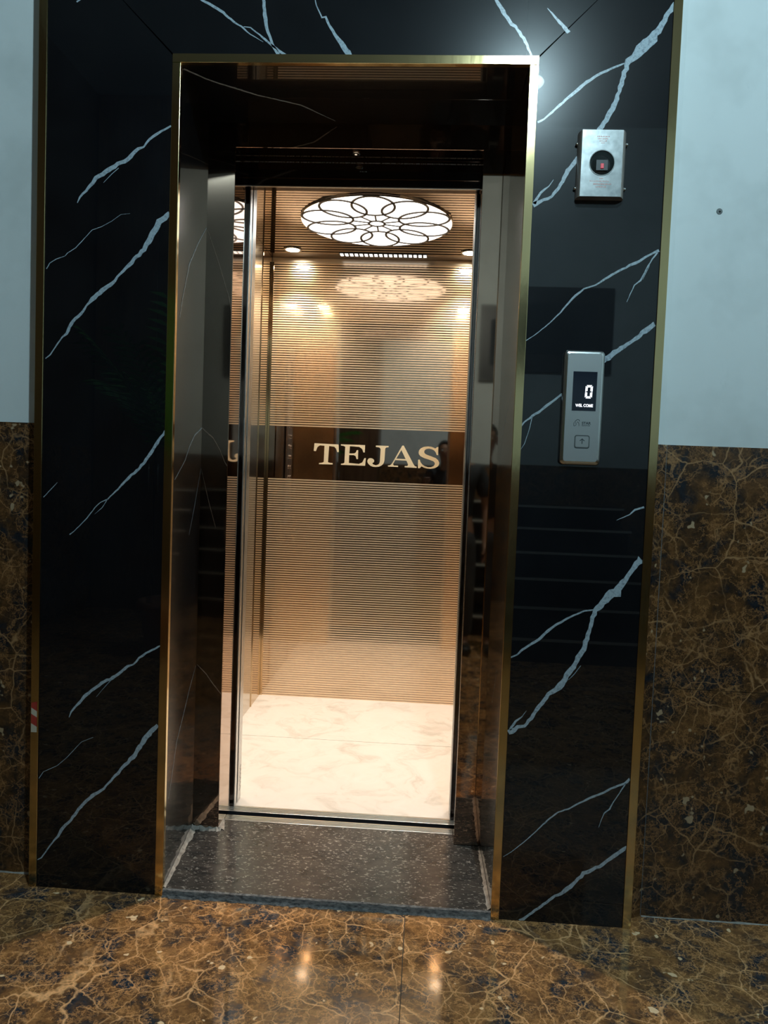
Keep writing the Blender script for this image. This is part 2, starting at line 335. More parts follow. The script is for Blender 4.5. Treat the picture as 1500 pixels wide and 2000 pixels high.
def emperador(name, rough, gain=1.0, shift_=0.0, brown=0.0, spec=0.5):
    """dark brown marble full of tan cracks and pale flecks"""
    m = mat(name, (0.05, 0.03, 0.02), rough, spec=spec)
    t = NT(m)
    g = t.n('ShaderNodeNewGeometry'); mp = t.n('ShaderNodeMapping'); mp.inputs['Location'].default_value = (shift_, shift_ * 1.7, shift_ * 0.6)
    t.l(g.outputs['Position'], mp.inputs['Vector']); P = mp.outputs['Vector']
    def c(*v): return tuple(x * gain for x in v)
    patch = t.noise(P, 9.5, 6, 0.64, 0.5)
    base = t.ramp(patch.outputs['Fac'], [(0.40 - brown, c(0.011, 0.014, 0.019)), (0.47 - brown, c(0.032, 0.019, 0.012)), (0.56 - brown, c(0.074, 0.036, 0.0145)), (0.70 - brown, c(0.120, 0.058, 0.021))])
    fine = t.noise(P, 75, 4, 0.75)
    base = t.mix(0.55, base, t.ramp(fine.outputs['Fac'], [(0.32, (0.2, 0.2, 0.2)), (0.68, (1.25, 1.2, 1.15))]), 'MULTIPLY')
    mk = t.noise(P, 5.0, 3, 0.6)
    gate = t.ramp(mk.outputs['Fac'], [(0.38, (0, 0, 0)), (0.56, (1, 1, 1))])
    mk2 = t.noise(P, 8.0, 3, 0.6, 0.8)
    gate2 = t.ramp(mk2.outputs['Fac'], [(0.38, (0, 0, 0)), (0.54, (1, 1, 1))])
    W1 = warped(t, P, 14, 0.035); W2 = warped(t, P, 22, 0.040)
    k1 = t.mix(1.0, crack(t, W1, 6.5, 0.016), gate, 'MULTIPLY')
    k2 = t.mix(1.0, crack(t, W2, 15.0, 0.034), gate2, 'MULTIPLY')
    k3 = ridge(t, P, 13.0, 0.020, 6, 0.68)
    k4 = t.mix(1.0, ridge(t, P, 30.0, 0.035, 5, 0.72), gate2, 'MULTIPLY')
    colr = t.mix(t.math('MULTIPLY', k4, 0.50), base, c(0.20, 0.100, 0.038))
    colr = t.mix(t.math('MULTIPLY', k3, 0.70), colr, c(0.23, 0.112, 0.042))
    colr = t.mix(t.math('MULTIPLY', k2, 0.70), colr, c(0.28, 0.150, 0.066))
    colr = t.mix(t.math('MULTIPLY', k1, 0.80), colr, c(0.31, 0.175, 0.082))
    fl = t.noise(P, 23, 2, 0.5)
    colr = t.mix(t.ramp(fl.outputs['Fac'], [(0.690, (0, 0, 0)), (0.715, (0.85, 0.85, 0.85))]), colr, c(0.32, 0.23, 0.14))
    t.l(colr, t.b.inputs['Base Color'])
    return m

BLACK = mat('black_marble', (0.0040, 0.0047, 0.0062), 0.24, spec=0.16, coat=1.0, coat_rough=0.015)
t = NT(BLACK)
nz = t.noise(t.pos(), 5, 6, 0.6)
t.l(t.ramp(nz.outputs['Fac'], [(0.3, (0.003, 0.0035, 0.005)), (0.75, (0.007, 0.008, 0.010))]), t.b.inputs['Base Color'])
VEIN = mat('marble_vein', (0.32, 0.40, 0.47), 0.25, coat=0.6)
t = NT(VEIN)
nz = t.noise(t.pos(), 130, 4, 0.7)
t.l(t.ramp(nz.outputs['Fac'], [(0.33, (0.17, 0.21, 0.25)), (0.50, (0.36, 0.44, 0.50)), (0.75, (0.44, 0.52, 0.58))]), t.b.inputs['Base Color'])
VEIN_DIM = mat('marble_vein_faint', (0.15, 0.15, 0.15), 0.25, coat=0.6)

GOLD = mat('gold_steel', (0.60, 0.47, 0.24), 0.13, 1.0)
t = NT(GOLD); t.bump(t.noise(t.pos((1, 1, 0.35)), 22, 3).outputs['Fac'], 0.10, 0.004)
BRONZE = mat('bronze_mirror_steel', (0.43, 0.30, 0.22), 0.035, 1.0)
t = NT(BRONZE); t.bump(t.noise(t.pos((1, 1, 0.3)), 3.0, 2).outputs['Fac'], 0.05, 0.004)
DARKBRONZE = mat('dark_bronze_steel', (0.16, 0.13, 0.12), 0.06, 1.0)
STEEL = mat('brushed_steel', (0.56, 0.57, 0.57), 0.28, 1.0)
t = NT(STEEL); nz = t.noise(t.pos((400, 400, 6)), 1.0, 2)
t.l(t.ramp(nz.outputs['Fac'], [(0.3, (0.22, 0.22, 0.22)), (0.7, (0.34, 0.34, 0.34))]), t.b.inputs['Roughness'])
SATIN = mat('satin_steel', (0.50, 0.51, 0.51), 0.36, 1.0)
BOXSTEEL = mat('worn_box_steel', (0.36, 0.37, 0.37), 0.27, 1.0)
t = NT(BOXSTEEL); nz = t.noise(t.pos(), 55, 4, 0.6)
t.l(t.ramp(nz.outputs['Fac'], [(0.35, (0.24, 0.25, 0.25)), (0.7, (0.36, 0.37, 0.37))]), t.b.inputs['Base Color'])
ALU = mat('sill_aluminium', (0.72, 0.70, 0.67), 0.30, 1.0)
CHROME = mat('bright_steel', (0.72, 0.72, 0.70), 0.12, 1.0)
GOLDBRUSH = mat('brushed_gold_panel', (0.66, 0.50, 0.30), 0.20, 1.0)
SIDEPANEL = mat('champagne_steel', (0.62, 0.55, 0.46), 0.16, 1.0)
GOLDMIRROR = mat('gold_mirror_panel', (0.62, 0.46, 0.28), 0.10, 1.0)
CEILMIRROR = mat('ceiling_mirror', (0.40, 0.33, 0.28), 0.03, 1.0)
BAND = mat('back_band_mirror', (0.36, 0.26, 0.21), 0.03, 1.0)
CREAMLETTER = mat('etched_letter', (0.60, 0.51, 0.35), 0.45, 0.2)

STRIPE = mat('striped_mirror_panel', (0.6, 0.45, 0.3), 0.1, 1.0)
t = NT(STRIPE)
g = t.n('ShaderNodeNewGeometry'); sp = t.n('ShaderNodeSeparateXYZ'); t.l(g.outputs['Position'], sp.inputs[0])
fr = t.math('FRACT', t.math('MULTIPLY', sp.outputs['Z'], 1.0 / 0.0125))
st = t.ramp(fr, [(0.32, (0, 0, 0)), (0.42, (1, 1, 1)), (0.92, (1, 1, 1)), (1.0, (0, 0, 0))])
t.l(t.mix(st, (0.42, 0.31, 0.235), (0.84, 0.665, 0.475)), t.b.inputs['Base Color'])
t.l(t.ramp(st, [(0.0, (1, 1, 1)), (1.0, (0.80, 0.80, 0.80))]), t.b.inputs['Metallic'])
t.l(t.ramp(st, [(0.0, (0.05, 0.05, 0.05)), (1.0, (0.30, 0.30, 0.30))]), t.b.inputs['Roughness'])

CARFLOOR = mat('cream_marble', (0.80, 0.74, 0.66), 0.22)
t = NT(CARFLOOR); P = t.pos(); W = warped(t, P, 4, 0.25)
nz = t.noise(W, 5, 6, 0.65, 1.2)
t.l(t.ramp(nz.outputs['Fac'], [(0.32, (0.53, 0.48, 0.43)), (0.48, (0.66, 0.61, 0.565)), (0.8, (0.70, 0.66, 0.62))]), t.b.inputs['Base Color'])

GRANITE = mat('grey_brown_granite', (0.07, 0.06, 0.055), 0.20)
t = NT(GRANITE); P = t.pos((0.7, 1.3, 1))
n1 = t.noise(P, 120, 2, 0.6); n2 = t.noise(P, 26, 4, 0.6)
b0 = t.ramp(n2.outputs['Fac'], [(0.3, (0.028, 0.026, 0.026)), (0.7, (0.080, 0.068, 0.060))])
t.l(t.mix(t.ramp(n1.outputs['Fac'], [(0.59, (0, 0, 0)), (0.67, (0.8, 0.8, 0.8))]), b0, (0.36, 0.33, 0.30)), t.b.inputs['Base Color'])
GRANITE_RAW = mat('sawn_granite_edge', (0.05, 0.06, 0.07), 0.8)
t = NT(GRANITE_RAW); n1 = t.noise(t.pos((60, 60, 200)), 1.0, 4, 0.7)
t.l(t.ramp(n1.outputs['Fac'], [(0.35, (0.035, 0.038, 0.042)), (0.65, (0.24, 0.24, 0.24))]), t.b.inputs['Base Color'])

FLOORTILE = emperador('brown_marble_floor', 0.06, 4.1, 0.0, 0.02, 0.95)
DADO = emperador('brown_marble_dado', 0.18, 1.4, 3.3, 0.0)
GROUT = mat('grout', (0.10, 0.085, 0.07), 0.8)
SEALANT = mat('white_sealant', (0.42, 0.38, 0.33), 0.75)
t = NT(SEALANT); n1 = t.noise(t.pos(), 40, 4)
t.l(t.ramp(n1.outputs['Fac'], [(0.3, (0.22, 0.20, 0.18)), (0.7, (0.50, 0.46, 0.41))]), t.b.inputs['Base Color'])
PLASTER = mat('white_plaster', (0.74, 0.74, 0.72), 0.65)
t = NT(PLASTER); P = t.pos()
n1 = t.noise(P, 3.2, 4, 0.6); n2 = t.noise(P, 45, 3, 0.6)
pc = t.ramp(n1.outputs['Fac'], [(0.28, (0.57, 0.615, 0.62)), (0.5, (0.675, 0.725, 0.735)), (0.8, (0.695, 0.745, 0.755))])
sm = t.noise(t.pos((3, 3, 1.2)), 4.0, 5, 0.7)
pc = t.mix(t.ramp(sm.outputs['Fac'], [(0.66, (0, 0, 0)), (0.82, (0.45, 0.45, 0.45))]), pc, (0.43, 0.48, 0.49))
t.l(pc, t.b.inputs['Base Color']); t.bump(t.math('ADD', n1.outputs['Fac'], t.math('MULTIPLY', n2.outputs['Fac'], 0.15)), 0.35, 0.006)
CEILGREY = mat('ceiling_paint', (0.30, 0.30, 0.30), 0.9)
LAMPWHITE = mat('lamp_diffuser', (0.9, 0.9, 0.9), 0.5, emit=(1.0, 0.95, 0.88), strength=CAR_PANEL)
SPOTGLOW = mat('downlight_lens', (0.9, 0.9, 0.9), 0.5, emit=(1.0, 0.88, 0.68), strength=140.0)
LATTICE = mat('lamp_lattice', (0.06, 0.055, 0.05), 0.5)
SLOT = mat('vent_slot_glow', (0.9, 0.9, 0.9), 0.5, emit=(1.0, 0.98, 0.94), strength=2.5)
BLACKPLASTIC = mat('black_plastic', (0.012, 0.014, 0.016), 0.35)
GAP_SHADE = mat('sill_gap_shade', (0.014, 0.016, 0.022), 0.45)  # dark colour standing in for the shade between the two sills
SCREEN = mat('display_glass', (0.006, 0.010, 0.022), 0.12)
LED = mat('display_digits', (0.9, 0.9, 0.9), 0.5, emit=(0.96, 0.95, 1.0), strength=1.5)
INK = mat('black_print', (0.03, 0.045, 0.05), 0.5)
REDINK = mat('faded_red_print', (0.36, 0.20, 0.18), 0.4, 0.4)
REDLIT = mat('red_switch', (0.55, 0.05, 0.07), 0.4, emit=(0.9, 0.10, 0.14), strength=0.25)
GLASS = mat('cover_glass', (0.02, 0.025, 0.025), 0.05)
WHITEPAINT = mat('white_tape', (0.50, 0.45, 0.36), 0.5)
REDPAINT = mat('red_tape', (0.35, 0.035, 0.025), 0.5)

# ------------------------------------------------------------------ the setting
floor = box('floor', -2.6, 2.6, -4.75, 0.40, -0.10, -0.004, GROUT); tag(floor, 'lobby floor of polished brown marble tiles', kind='structure')
XT = [-2.6, -2.15, -0.95, 0.25, 1.45, 2.6]
YT = [0.10, -0.12, -0.72, -1.32, -1.92, -2.52, -3.12, -3.72, -4.32, -4.7]
for i in range(len(XT) - 1):
    for j in range(len(YT) - 1):
        g_ = 0.0011
        box('tile', XT[i] + g_, XT[i + 1] - g_, YT[j + 1] + g_, YT[j] - g_, -0.004, 0.0, FLOORTILE, floor)

XL, XR = -0.8358, 0.8613           # outer edges of the black marble
GW = 0.0235                        # width of the gold strips
GL, GR, GT = -0.4805, 0.5161, 2.3802
WY = 0.070                         # face of the plastered wall
DADO_Z = 1.362
wall_fl = box('wall_front_left', -2.6, XL - GW - 0.001, WY, WY + 0.2, 0.0, 4.3, PLASTER)
wall_fr = box('wall_front_right', XR + GW + 0.001, 2.6, WY, WY + 0.2, 0.0, 4.3, PLASTER)
wall_ft = box('wall_front_above', XL - GW, XR + GW, WY, WY + 0.2, 2.902, 4.3, PLASTER)
tag(wall_fl, 'white plaster wall over brown marble dado left of the lift', kind='structure')
tag(wall_fr, 'white plaster wall over brown marble dado right of the lift', kind='structure')
tag(wall_ft, 'white plaster wall above the lift surround', kind='structure')
for x0, x1, z0, z1 in ((-2.6, -1.55, 0.0, 0.672), (-1.55, XL - GW, 0.0, 0.672), (-2.6, -1.55, 0.6735, DADO_Z), (-1.55, XL - GW, 0.6735, DADO_Z),
                       (0.930, 1.80, 0.0, 0.672), (1.80, 2.6, 0.0, 0.672), (0.930, 1.80, 0.6735, DADO_Z), (1.80, 2.6, 0.6735, DADO_Z)):
    box('marble_tile', x0 + 0.0006, x1 - 0.0006, WY - 0.006, WY + 0.001, z0, z1, DADO, wall_fl if x1 < 0 else wall_fr)
prism('marble_tile', [(XR + GW + 0.0002, 0.045), (0.9285, WY - 0.0065), (0.9285, WY + 0.001), (XR + GW + 0.0002, WY + 0.001)], 0.0, DADO_Z, 'z', DADO, wall_fr)
prism('plaster_fillet', [(XR + GW + 0.0002, 0.035), (0.902, WY - 0.004), (0.920, WY), (XR + GW + 0.0002, WY + 0.001)], DADO_Z, 4.3, 'z', PLASTER, wall_fr)
for x0, x1 in ((-2.6, XL - 0.02), (XR + 0.07, 2.6)):
    bm = bmesh.new(); prev = None; n = 60
    for i in range(n + 1):
        x = x0 + (x1 - x0) * i / n; w = random.uniform(0.002, 0.006)
        v = (bm.verts.new((x, WY - 0.006, random.uniform(0.002, 0.005))), bm.verts.new((x, WY - 0.006 - w, 0.0004)))
        if prev: bm.faces.new((prev[0], prev[1], v[1], v[0]))
        prev = v
    put('sealant_bead', finish(bm, 'sealant_bead'), SEALANT, wall_fl if x1 < 0 else wall_fr)

WOODWALL = mat('brown_wall_veneer', (0.07, 0.04, 0.022), 0.5)
wall_left = box('wall_left', -2.8, -2.6, -4.9, 0.27, 0, 4.3, WOODWALL); tag(wall_left, 'brown veneered lobby side wall', kind='structure')
wall_right = box('wall_right', 2.6, 2.8, -4.9, 0.27, 0, 4.3, PLASTER); tag(wall_right, 'white lobby side wall', kind='structure')
wall_rear = box('wall_rear', -2.6, 2.6, -4.9, -4.7, 0, 4.3, PLASTER); tag(wall_rear, 'white wall across the lobby from the lift', kind='structure')
for i in range(5):
    for z0, z1 in ((0.0, 0.672), (0.6735, DADO_Z)):
        box('marble_tile', -2.6 + 1.04 * i + 0.0006, -2.6 + 1.04 * (i + 1) - 0.0006, -4.701, -4.694, z0, z1, DADO, wall_rear)
for wl, x0, x1 in ((wall_left, -2.601, -2.594), (wall_right, 2.594, 2.601)):
    for i in range(4):
        box('marble_tile', x0, x1, -4.68 + 1.18 * i, -4.68 + 1.18 * i + 1.1788, 0.0, DADO_Z, DADO, wl)
ceiling = box('ceiling', -2.8, 2.8, -4.9, 0.27, 4.3, 4.4, CEILGREY); tag(ceiling, 'grey lobby ceiling', kind='structure')

# tall wooden partition on the left of the rear wall
WOOD = mat('brown_wood', (0.10, 0.05, 0.025), 0.4)
t = NT(WOOD); nz = t.noise(t.pos((6, 6, 0.7)), 3.0, 5, 0.6, 1.5)
t.l(t.ramp(nz.outputs['Fac'], [(0.3, (0.05, 0.022, 0.011)), (0.7, (0.16, 0.085, 0.04))]), t.b.inputs['Base Color'])
wc = thing('wardrobe', 'tall brown wooden wardrobe against the far wall of the lobby', 'wardrobe', (-1.45, -4.4, 0.0))
box('carcass', -2.58, -0.42, -4.69, -4.16, 0.0, 4.28, WOOD, wc, 0.004)
for k in range(4):
    d_ = box('door', -2.57 + 0.535 * k, -2.57 + 0.535 * k + 0.527, -4.159, -4.139, 0.08, 4.24, WOOD, wc, 0.004)
    xh = -2.57 + 0.535 * k + (0.49 if k % 2 == 0 else 0.035)
    tube('handle', [(xh, -4.120, 1.0), (xh, -4.112, 1.05), (xh, -4.112, 1.2), (xh, -4.120, 1.25)], 0.007, CHROME, d_, 8)

# dark windows high in the rear wall, seen mirrored in the polished stone
WINFRAME = mat('dark_window_frame', (0.012, 0.011, 0.016), 0.4)
WINGLASS = mat('dark_window_glass', (0.02, 0.025, 0.035), 0.08)
for i, (x0, x1) in enumerate(((0.72, 1.82),)):
    w = box('window_%d' % (i + 1), x0, x1, -4.70, -4.66, 2.18, 2.92, WINFRAME); tag(w, 'dark framed window high in the rear lobby wall', kind='structure')
    box('pane', x0 + 0.10, x1 - 0.16, -4.661, -4.652, 2.34, 2.78, WINGLASS, w)

# ------------------------------------------------------------------ black marble surround
sur = thing('elevator_surround', 'polished black marble lift surround with white veins and gold strips', 'door surround', (0.0, 0.03, 0.0))
TOPZ = 2.90
dm = TOPZ - GT
PB = 0.072
panels = {
 'left': [(XL, 0.0), (GL + 0.006, 0.0), (GL + 0.006, GT - 0.003), (XL, GT + (GL - XL) - 0.0005)],
 'right': [(GR - 0.006, 0.0), (XR, 0.0), (XR, GT + (XR - GR) - 0.0005), (GR - 0.006, GT - 0.003)],
 'top': [(GL + 0.0015, GT - 0.006), (GR - 0.0015, GT - 0.006), (XR - 0.0006, GT + (XR - GR)), (XR - 0.0006, TOPZ), (XL + 0.0006, TOPZ), (XL + 0.0006, GT + (GL - XL))],
}
for key, pts in panels.items():
    p_ = prism('marble_panel', pts, 0.0, PB, 'y', BLACK, sur, 0.0006)
    veins(VEINS_FRONT[key], lambda a, b: (min(max(a, XL + 0.001), XR - 0.001), -0.00035, max(b, 0.001)), p_, VEIN)
# lining of the recess
YB = 0.3753
rl = prism('return_panel', [(GL + 0.0215, 0.006), (-0.4899, YB), (-0.515, YB), (-0.515, 0.006)], 0.0, 2.40, 'z', BLACK, sur)
rr = prism('return_panel', [(GR - 0.0220, 0.006), (0.4863, YB), (0.535, YB), (0.535, 0.006)], 0.0, 2.40, 'z', BLACK, sur)
sf = prism('soffit_panel', [(0.006, GT - 0.0225), (YB, 2.3678), (YB, 2.42), (0.006, 2.42)], -0.49, 0.49, 'x', BLACK, sur)
def on_left(y, z):
    y = min(y, YB - 0.001)
    return (-0.459 - 0.031 * (y - 0.008) / 0.367 + 0.0005, y, z)
def on_right(y, z):
    y = min(y, YB - 0.001)
    return (0.494 - 0.008 * (y - 0.008) / 0.367 - 0.0005, y, z)
def on_soffit(x, y):
    y = min(y, YB - 0.001)
    return (x, y, 2.357 + 0.011 * (y - 0.008) / 0.367 - 0.0005)
veins(VEINS_RETURN_LEFT, on_left, rl, VEIN)
veins(VEINS_RETURN_RIGHT, on_right, rr, VEIN)
veins(VEINS_SOFFIT, on_soffit, sf, VEIN)
# gold edging
box('gold_strip', GL, GL + GW, -0.004, 0.012, 0.0, GT - GW, GOLD, sur, 0.0012)
box('gold_strip', GR - GW, GR, -0.004, 0.012, 0.0, GT - GW, GOLD, sur, 0.0012)
prism('gold_strip', [(GL, GT - GW), (GL + GW, GT - GW), (GL + GW, GT - GW + 0.0004), (GR - GW, GT - GW + 0.0004), (GR - GW, GT - GW), (GR, GT - GW), (GR, GT), (GL, GT)], -0.0044, 0.012, 'y', GOLD, sur, 0.0008)
box('gold_strip', XL - GW, XL, -0.003, 0.073, 0.0, TOPZ, GOLD, sur, 0.001)
box('gold_strip', XR, XR + GW, -0.003, 0.073, 0.0, TOPZ, GOLD, sur, 0.001)

# striped tape stuck on the outer gold strip
tp = thing('hazard_tape', 'scrap of red and white striped tape on the outer gold strip', 'tape', (-0.8485, -0.004, 0.4636))
for k, (z0, z1, m_) in enumerate(((0.4636, 0.480, WHITEPAINT), (0.480, 0.508, REDPAINT), (0.508, 0.526, WHITEPAINT), (0.526, 0.5543, REDPAINT))):
    s_ = 0.010
    prism('tape_band', [(-0.857, z0 + (s_ if k else 0)), (-0.840, z0), (-0.840, z1), (-0.857, z1 + (s_ if k < 3 else -0.004))], -0.0040, -0.0036, 'y', m_, tp)

# ------------------------------------------------------------------ granite threshold
th = thing('threshold_slab', 'speckled dark granite threshold slab in front of the lift', 'threshold', (0.0, 0.2, 0.0))
prism('slab', [(GL + GW, 0.004), (GR - GW, 0.004), (0.4850, YB), (0.40, YB), (0.40, 0.446), (-0.40, 0.446), (-0.40, YB), (-0.4890, YB)], 0.0, 0.020, 'z', GRANITE, th)
bm = bmesh.new(); prev = None
for i in range(81):
    x = GL + GW + (GR - GL - 2 * GW) * i / 80
    r = random.uniform(-0.0012, 0.0012)
    v = [bm.verts.new((x, 0.0042, 0.0203)), bm.verts.new((x, -0.003 + r, 0.0185 + r * 0.5)), bm.verts.new((x, -0.006 + r, 0.006)), bm.verts.new((x, -0.012 + r * 3, 0.0003))]
    if prev:
        for k in range(3): bm.faces.new((prev[k], prev[k + 1], v[k + 1], v[k]))
    prev = v
shift(bm, th); put('sawn_edge', finish(bm, 'sawn_edge'), GRANITE_RAW, th)
def bead(path, w0, w1, parent):
    bm = bmesh.new(); prev = None; n = 26
    for i in range(n + 1):
        t_ = i / n
        k = t_ * (len(path) - 1); a = min(int(k), len(path) - 2); f_ = k - a
        x = path[a][0] + (path[a + 1][0] - path[a][0]) * f_; y = path[a][1] + (path[a + 1][1] - path[a][1]) * f_
        w = (w0 + (w1 - w0) * t_) * random.uniform(0.75, 1.3); sx = path[0][2]
        v = (bm.verts.new((x, y, 0.020 + w * 0.8)), bm.verts.new((x + sx * w * 0.5, y, 0.0205 + w * 0.25)), bm.verts.new((x + sx * w, y, 0.0204)))
        if prev:
            for q in range(2): bm.faces.new((prev[q], prev[q + 1], v[q + 1], v[q]))
        prev = v
    shift(bm, parent); return put('sealant_bead', finish(bm, 'sealant_bead'), SEALANT, parent)
bead([(-0.4585, 0.006, 1), (-0.4890, 0.372, 1)], 0.006, 0.016, th)
bead([(0.4935, 0.006, -1), (0.4855, 0.372, -1)], 0.012, 0.006, th)
bm = bmesh.new(); prev = None
for i in range(17):
    x = -0.488 + 0.10 * i / 16; w = random.uniform(0.006, 0.016) * (1 + (i / 16) * 0.8)
    v = (bm.verts.new((x, YB - 0.0006, 0.020 + random.uniform(0.004, 0.012))), bm.verts.new((x, YB - w, 0.0205)))
    if prev: bm.faces.new((prev[0], prev[1], v[1], v[0]))
    prev = v
shift(bm, th); put('sealant_bead', finish(bm, 'sealant_bead'), SEALANT, th)
bm = bmesh.new(); prev = None
for i in range(9):
    y = YB - 0.004 + 0.07 * i / 8; w = 0.020 * (1 - i / 9) + 0.002
    v = (bm.verts.new((-0.3995, y, 0.030)), bm.verts.new((-0.3995 + w, y, 0.0206)))
    if prev: bm.faces.new((prev[0], prev[1], v[1], v[0]))
    prev = v
shift(bm, th); put('sealant_bead', finish(bm, 'sealant_bead'), SEALANT, th)

# ------------------------------------------------------------------ landing door frame
fr = thing('elevator_door_frame', 'dark bronze mirror steel door frame set back in the recess', 'door frame', (0.0, 0.45, 0.0))
box('jamb', -0.500, -0.400, YB + 0.0004, 0.545, 0.0205, 2.2895, BRONZE, fr, 0.0014)
box('jamb', 0.400, 0.500, YB + 0.0004, 0.545, 0.0205, 2.2895, BRONZE, fr, 0.0014)
box('lintel', -0.500, 0.500, YB + 0.0004, 0.465, 2.290, 2.42, BRONZE, fr, 0.0014)
lathe('sensor_ring', [(0.010, 0.0), (0.014, 0.0), (0.014, -0.003), (0.009, -0.004), (0.007, -0.001)], (-0.0126, 0.411, 2.2905), CHROME, fr, 20)
hd = thing('door_header', 'dark steel header above the open lift doors', 'header', (0.0, 0.48, 2.2))
box('fascia', -0.400, 0.400, 0.4655, 0.50, 2.228, 2.42, DARKBRONZE, hd, 0.001)
box('lower_lip', -0.400, 0.400, 0.462, 0.505, 2.2005, 2.2275, DARKBRONZE, hd, 0.002)
box('edge_trim', -0.400, 0.400, 0.4605, 0.470, 2.198, 2.2015, CHROME, hd, 0.0006)
box('drip_line', -0.400, 0.400, 0.4635, 0.4660, 2.2790, 2.2815, STEEL, hd)
for x0, x1 in ((0.0, 0.012), (0.014, 0.024)):
    box('maker_mark', -0.004 + x0, -0.004 + x1, 0.4649, 0.4656, 2.252, 2.2535, STEEL, hd)

# ------------------------------------------------------------------ sills and door leaves
s1 = thing('landing_sill', 'aluminium landing sill along the granite threshold', 'door sill', (0.0, 0.46, 0.0))
box('sill_plate', -0.3995, 0.3995, 0.4465, 0.486, -0.02, 0.0215, ALU, s1, 0.001)
for k in range(3):
    box('ridge', -0.3995, 0.3995, 0.452 + 0.011 * k, 0.4555 + 0.011 * k, 0.0215, 0.0228, ALU, s1)
s2 = thing('car_sill', 'aluminium sill at the edge of the lift car floor', 'door sill', (0.0, 0.53, 0.0))
box('sill_plate', -0.62, 0.62, 0.516, 0.560, -0.02, 0.0215, ALU, s2, 0.001)
for k in range(3):
    box('ridge', -0.62, 0.62, 0.521 + 0.012 * k, 0.525 + 0.012 * k, 0.0215, 0.0230, ALU, s2)
box('gap_shade_strip', -0.62, 0.62, 0.5135, 0.5159, -0.02, 0.0208, GAP_SHADE, s2)  # dark strip on the sill face, paints the shade of the gap
box('door_pit', -0.62, 0.62, 0.4862, 0.5130, -0.12, -0.02, GAP_SHADE, s2)
for side, xe in ((-1, -0.389), (1, 0.391)):
    w_ = 'left' if side < 0 else 'right'
    d_ = thing('landing_door', 'open landing door leaf slid into the %s jamb' % w_, 'lift door', (side * 0.5, 0.56, 0.0235))
    xa, xb = sorted((xe - side * -0.004, side * 0.60))
    box('leaf', xa, xb, 0.5456, 0.575, 0.0235, 2.29, DARKBRONZE, d_, 0.001)
    xa, xb = sorted((xe, xe + side * 0.0038))
    box('edge_strip', xa, xb, 0.5470, 0.575, 0.0235, 2.29, STEEL, d_, 0.0008)
    d_ = thing('sliding_door', 'open car door leaf behind the %s landing door' % w_, 'lift door', (side * 0.5, 0.61, 0.0235))
    xa, xb = sorted((xe + side * 0.002, side * 0.60))
    box('leaf', xa, xb, 0.585, 0.615, 0.0235, 2.30, STEEL, d_, 0.001)
    xa, xb = sorted((xe - side * 0.001, xe + side * 0.0018))
    box('edge_strip', xa, xb, 0.586, 0.634, 0.0235, 2.30, STEEL, d_, 0.0008)
    if side < 0:
        for k in range(6):
            z = 0.055 + 0.016 * k
            prism('louvre_slot', [(0.612, z), (0.628, z + 0.010), (0.628, z + 0.014), (0.612, z + 0.004)], xe + 0.0009, xe + 0.0014, 'x', BLACKPLASTIC, d_)

# ------------------------------------------------------------------ the lift car
CX0, CX1, CY0, CYB, CZ0, CZ1 = -0.602, 0.592, 0.650, 1.905, 0.020, 2.362
car = thing('elevator_car', 'gold mirrored lift car with cream lettering on its striped back wall', 'lift car', (0.0, 1.2, 0.0))
BZ0, BZ1 = 1.200, 1.4795
box('back_panel', CX0 + 0.012, CX1 - 0.012, CYB, CYB + 0.02, CZ0, BZ0, STRIPE, car)
band = box('back_band', CX0 + 0.012, CX1 - 0.012, CYB, CYB + 0.02, BZ0, BZ1, BAND, car)
box('back_panel', CX0 + 0.012, CX1 - 0.012, CYB, CYB + 0.02, BZ1, CZ1 - 0.024, STRIPE, car)
box('cornice_strip', CX0, CX1, CYB - 0.004, CYB + 0.02, CZ1 - 0.024, CZ1 - 0.0005, mat('cornice_steel', (0.70, 0.62, 0.52), 0.3, 1.0), car, 0.002)
for x0, x1 in ((CX0, CX0 + 0.012), (CX1 - 0.012, CX1)):
    box('corner_trim', x0, x1, CYB - 0.008, CYB + 0.02, CZ0, CZ1 - 0.024, GOLDMIRROR, car, 0.001)
for ch, polys in LETTERS:
    bm = bmesh.new()
    pts = list(polys[0])
    for hole in polys[1:]:      # key-hole the counter of the A into its outline
        i_, j_ = min(((a, b) for a in range(len(pts)) for b in range(len(hole))), key=lambda q: math.dist(pts[q[0]], hole[q[1]]))
        area = sum(hole[q][0] * hole[(q + 1) % len(hole)][1] - hole[(q + 1) % len(hole)][0] * hole[q][1] for q in range(len(hole)))
        oarea = sum(pts[q][0] * pts[(q + 1) % len(pts)][1] - pts[(q + 1) % len(pts)][0] * pts[q][1] for q in range(len(pts)))
        h_ = hole[j_:] + hole[:j_ + 1]
        if area * oarea > 0: h_ = h_[::-1]
        pts = pts[:i_ + 1] + h_ + pts[i_:]
    prism_bm(bm, pts, 1.9040, 1.9049, 'y')
    bm.normal_update()
    bmesh.ops.triangulate(bm, faces=bm.faces[:], ngon_method='EAR_CLIP')
    shift(bm, band)
    put('letter', finish(bm, 'letter'), CREAMLETTER, band)
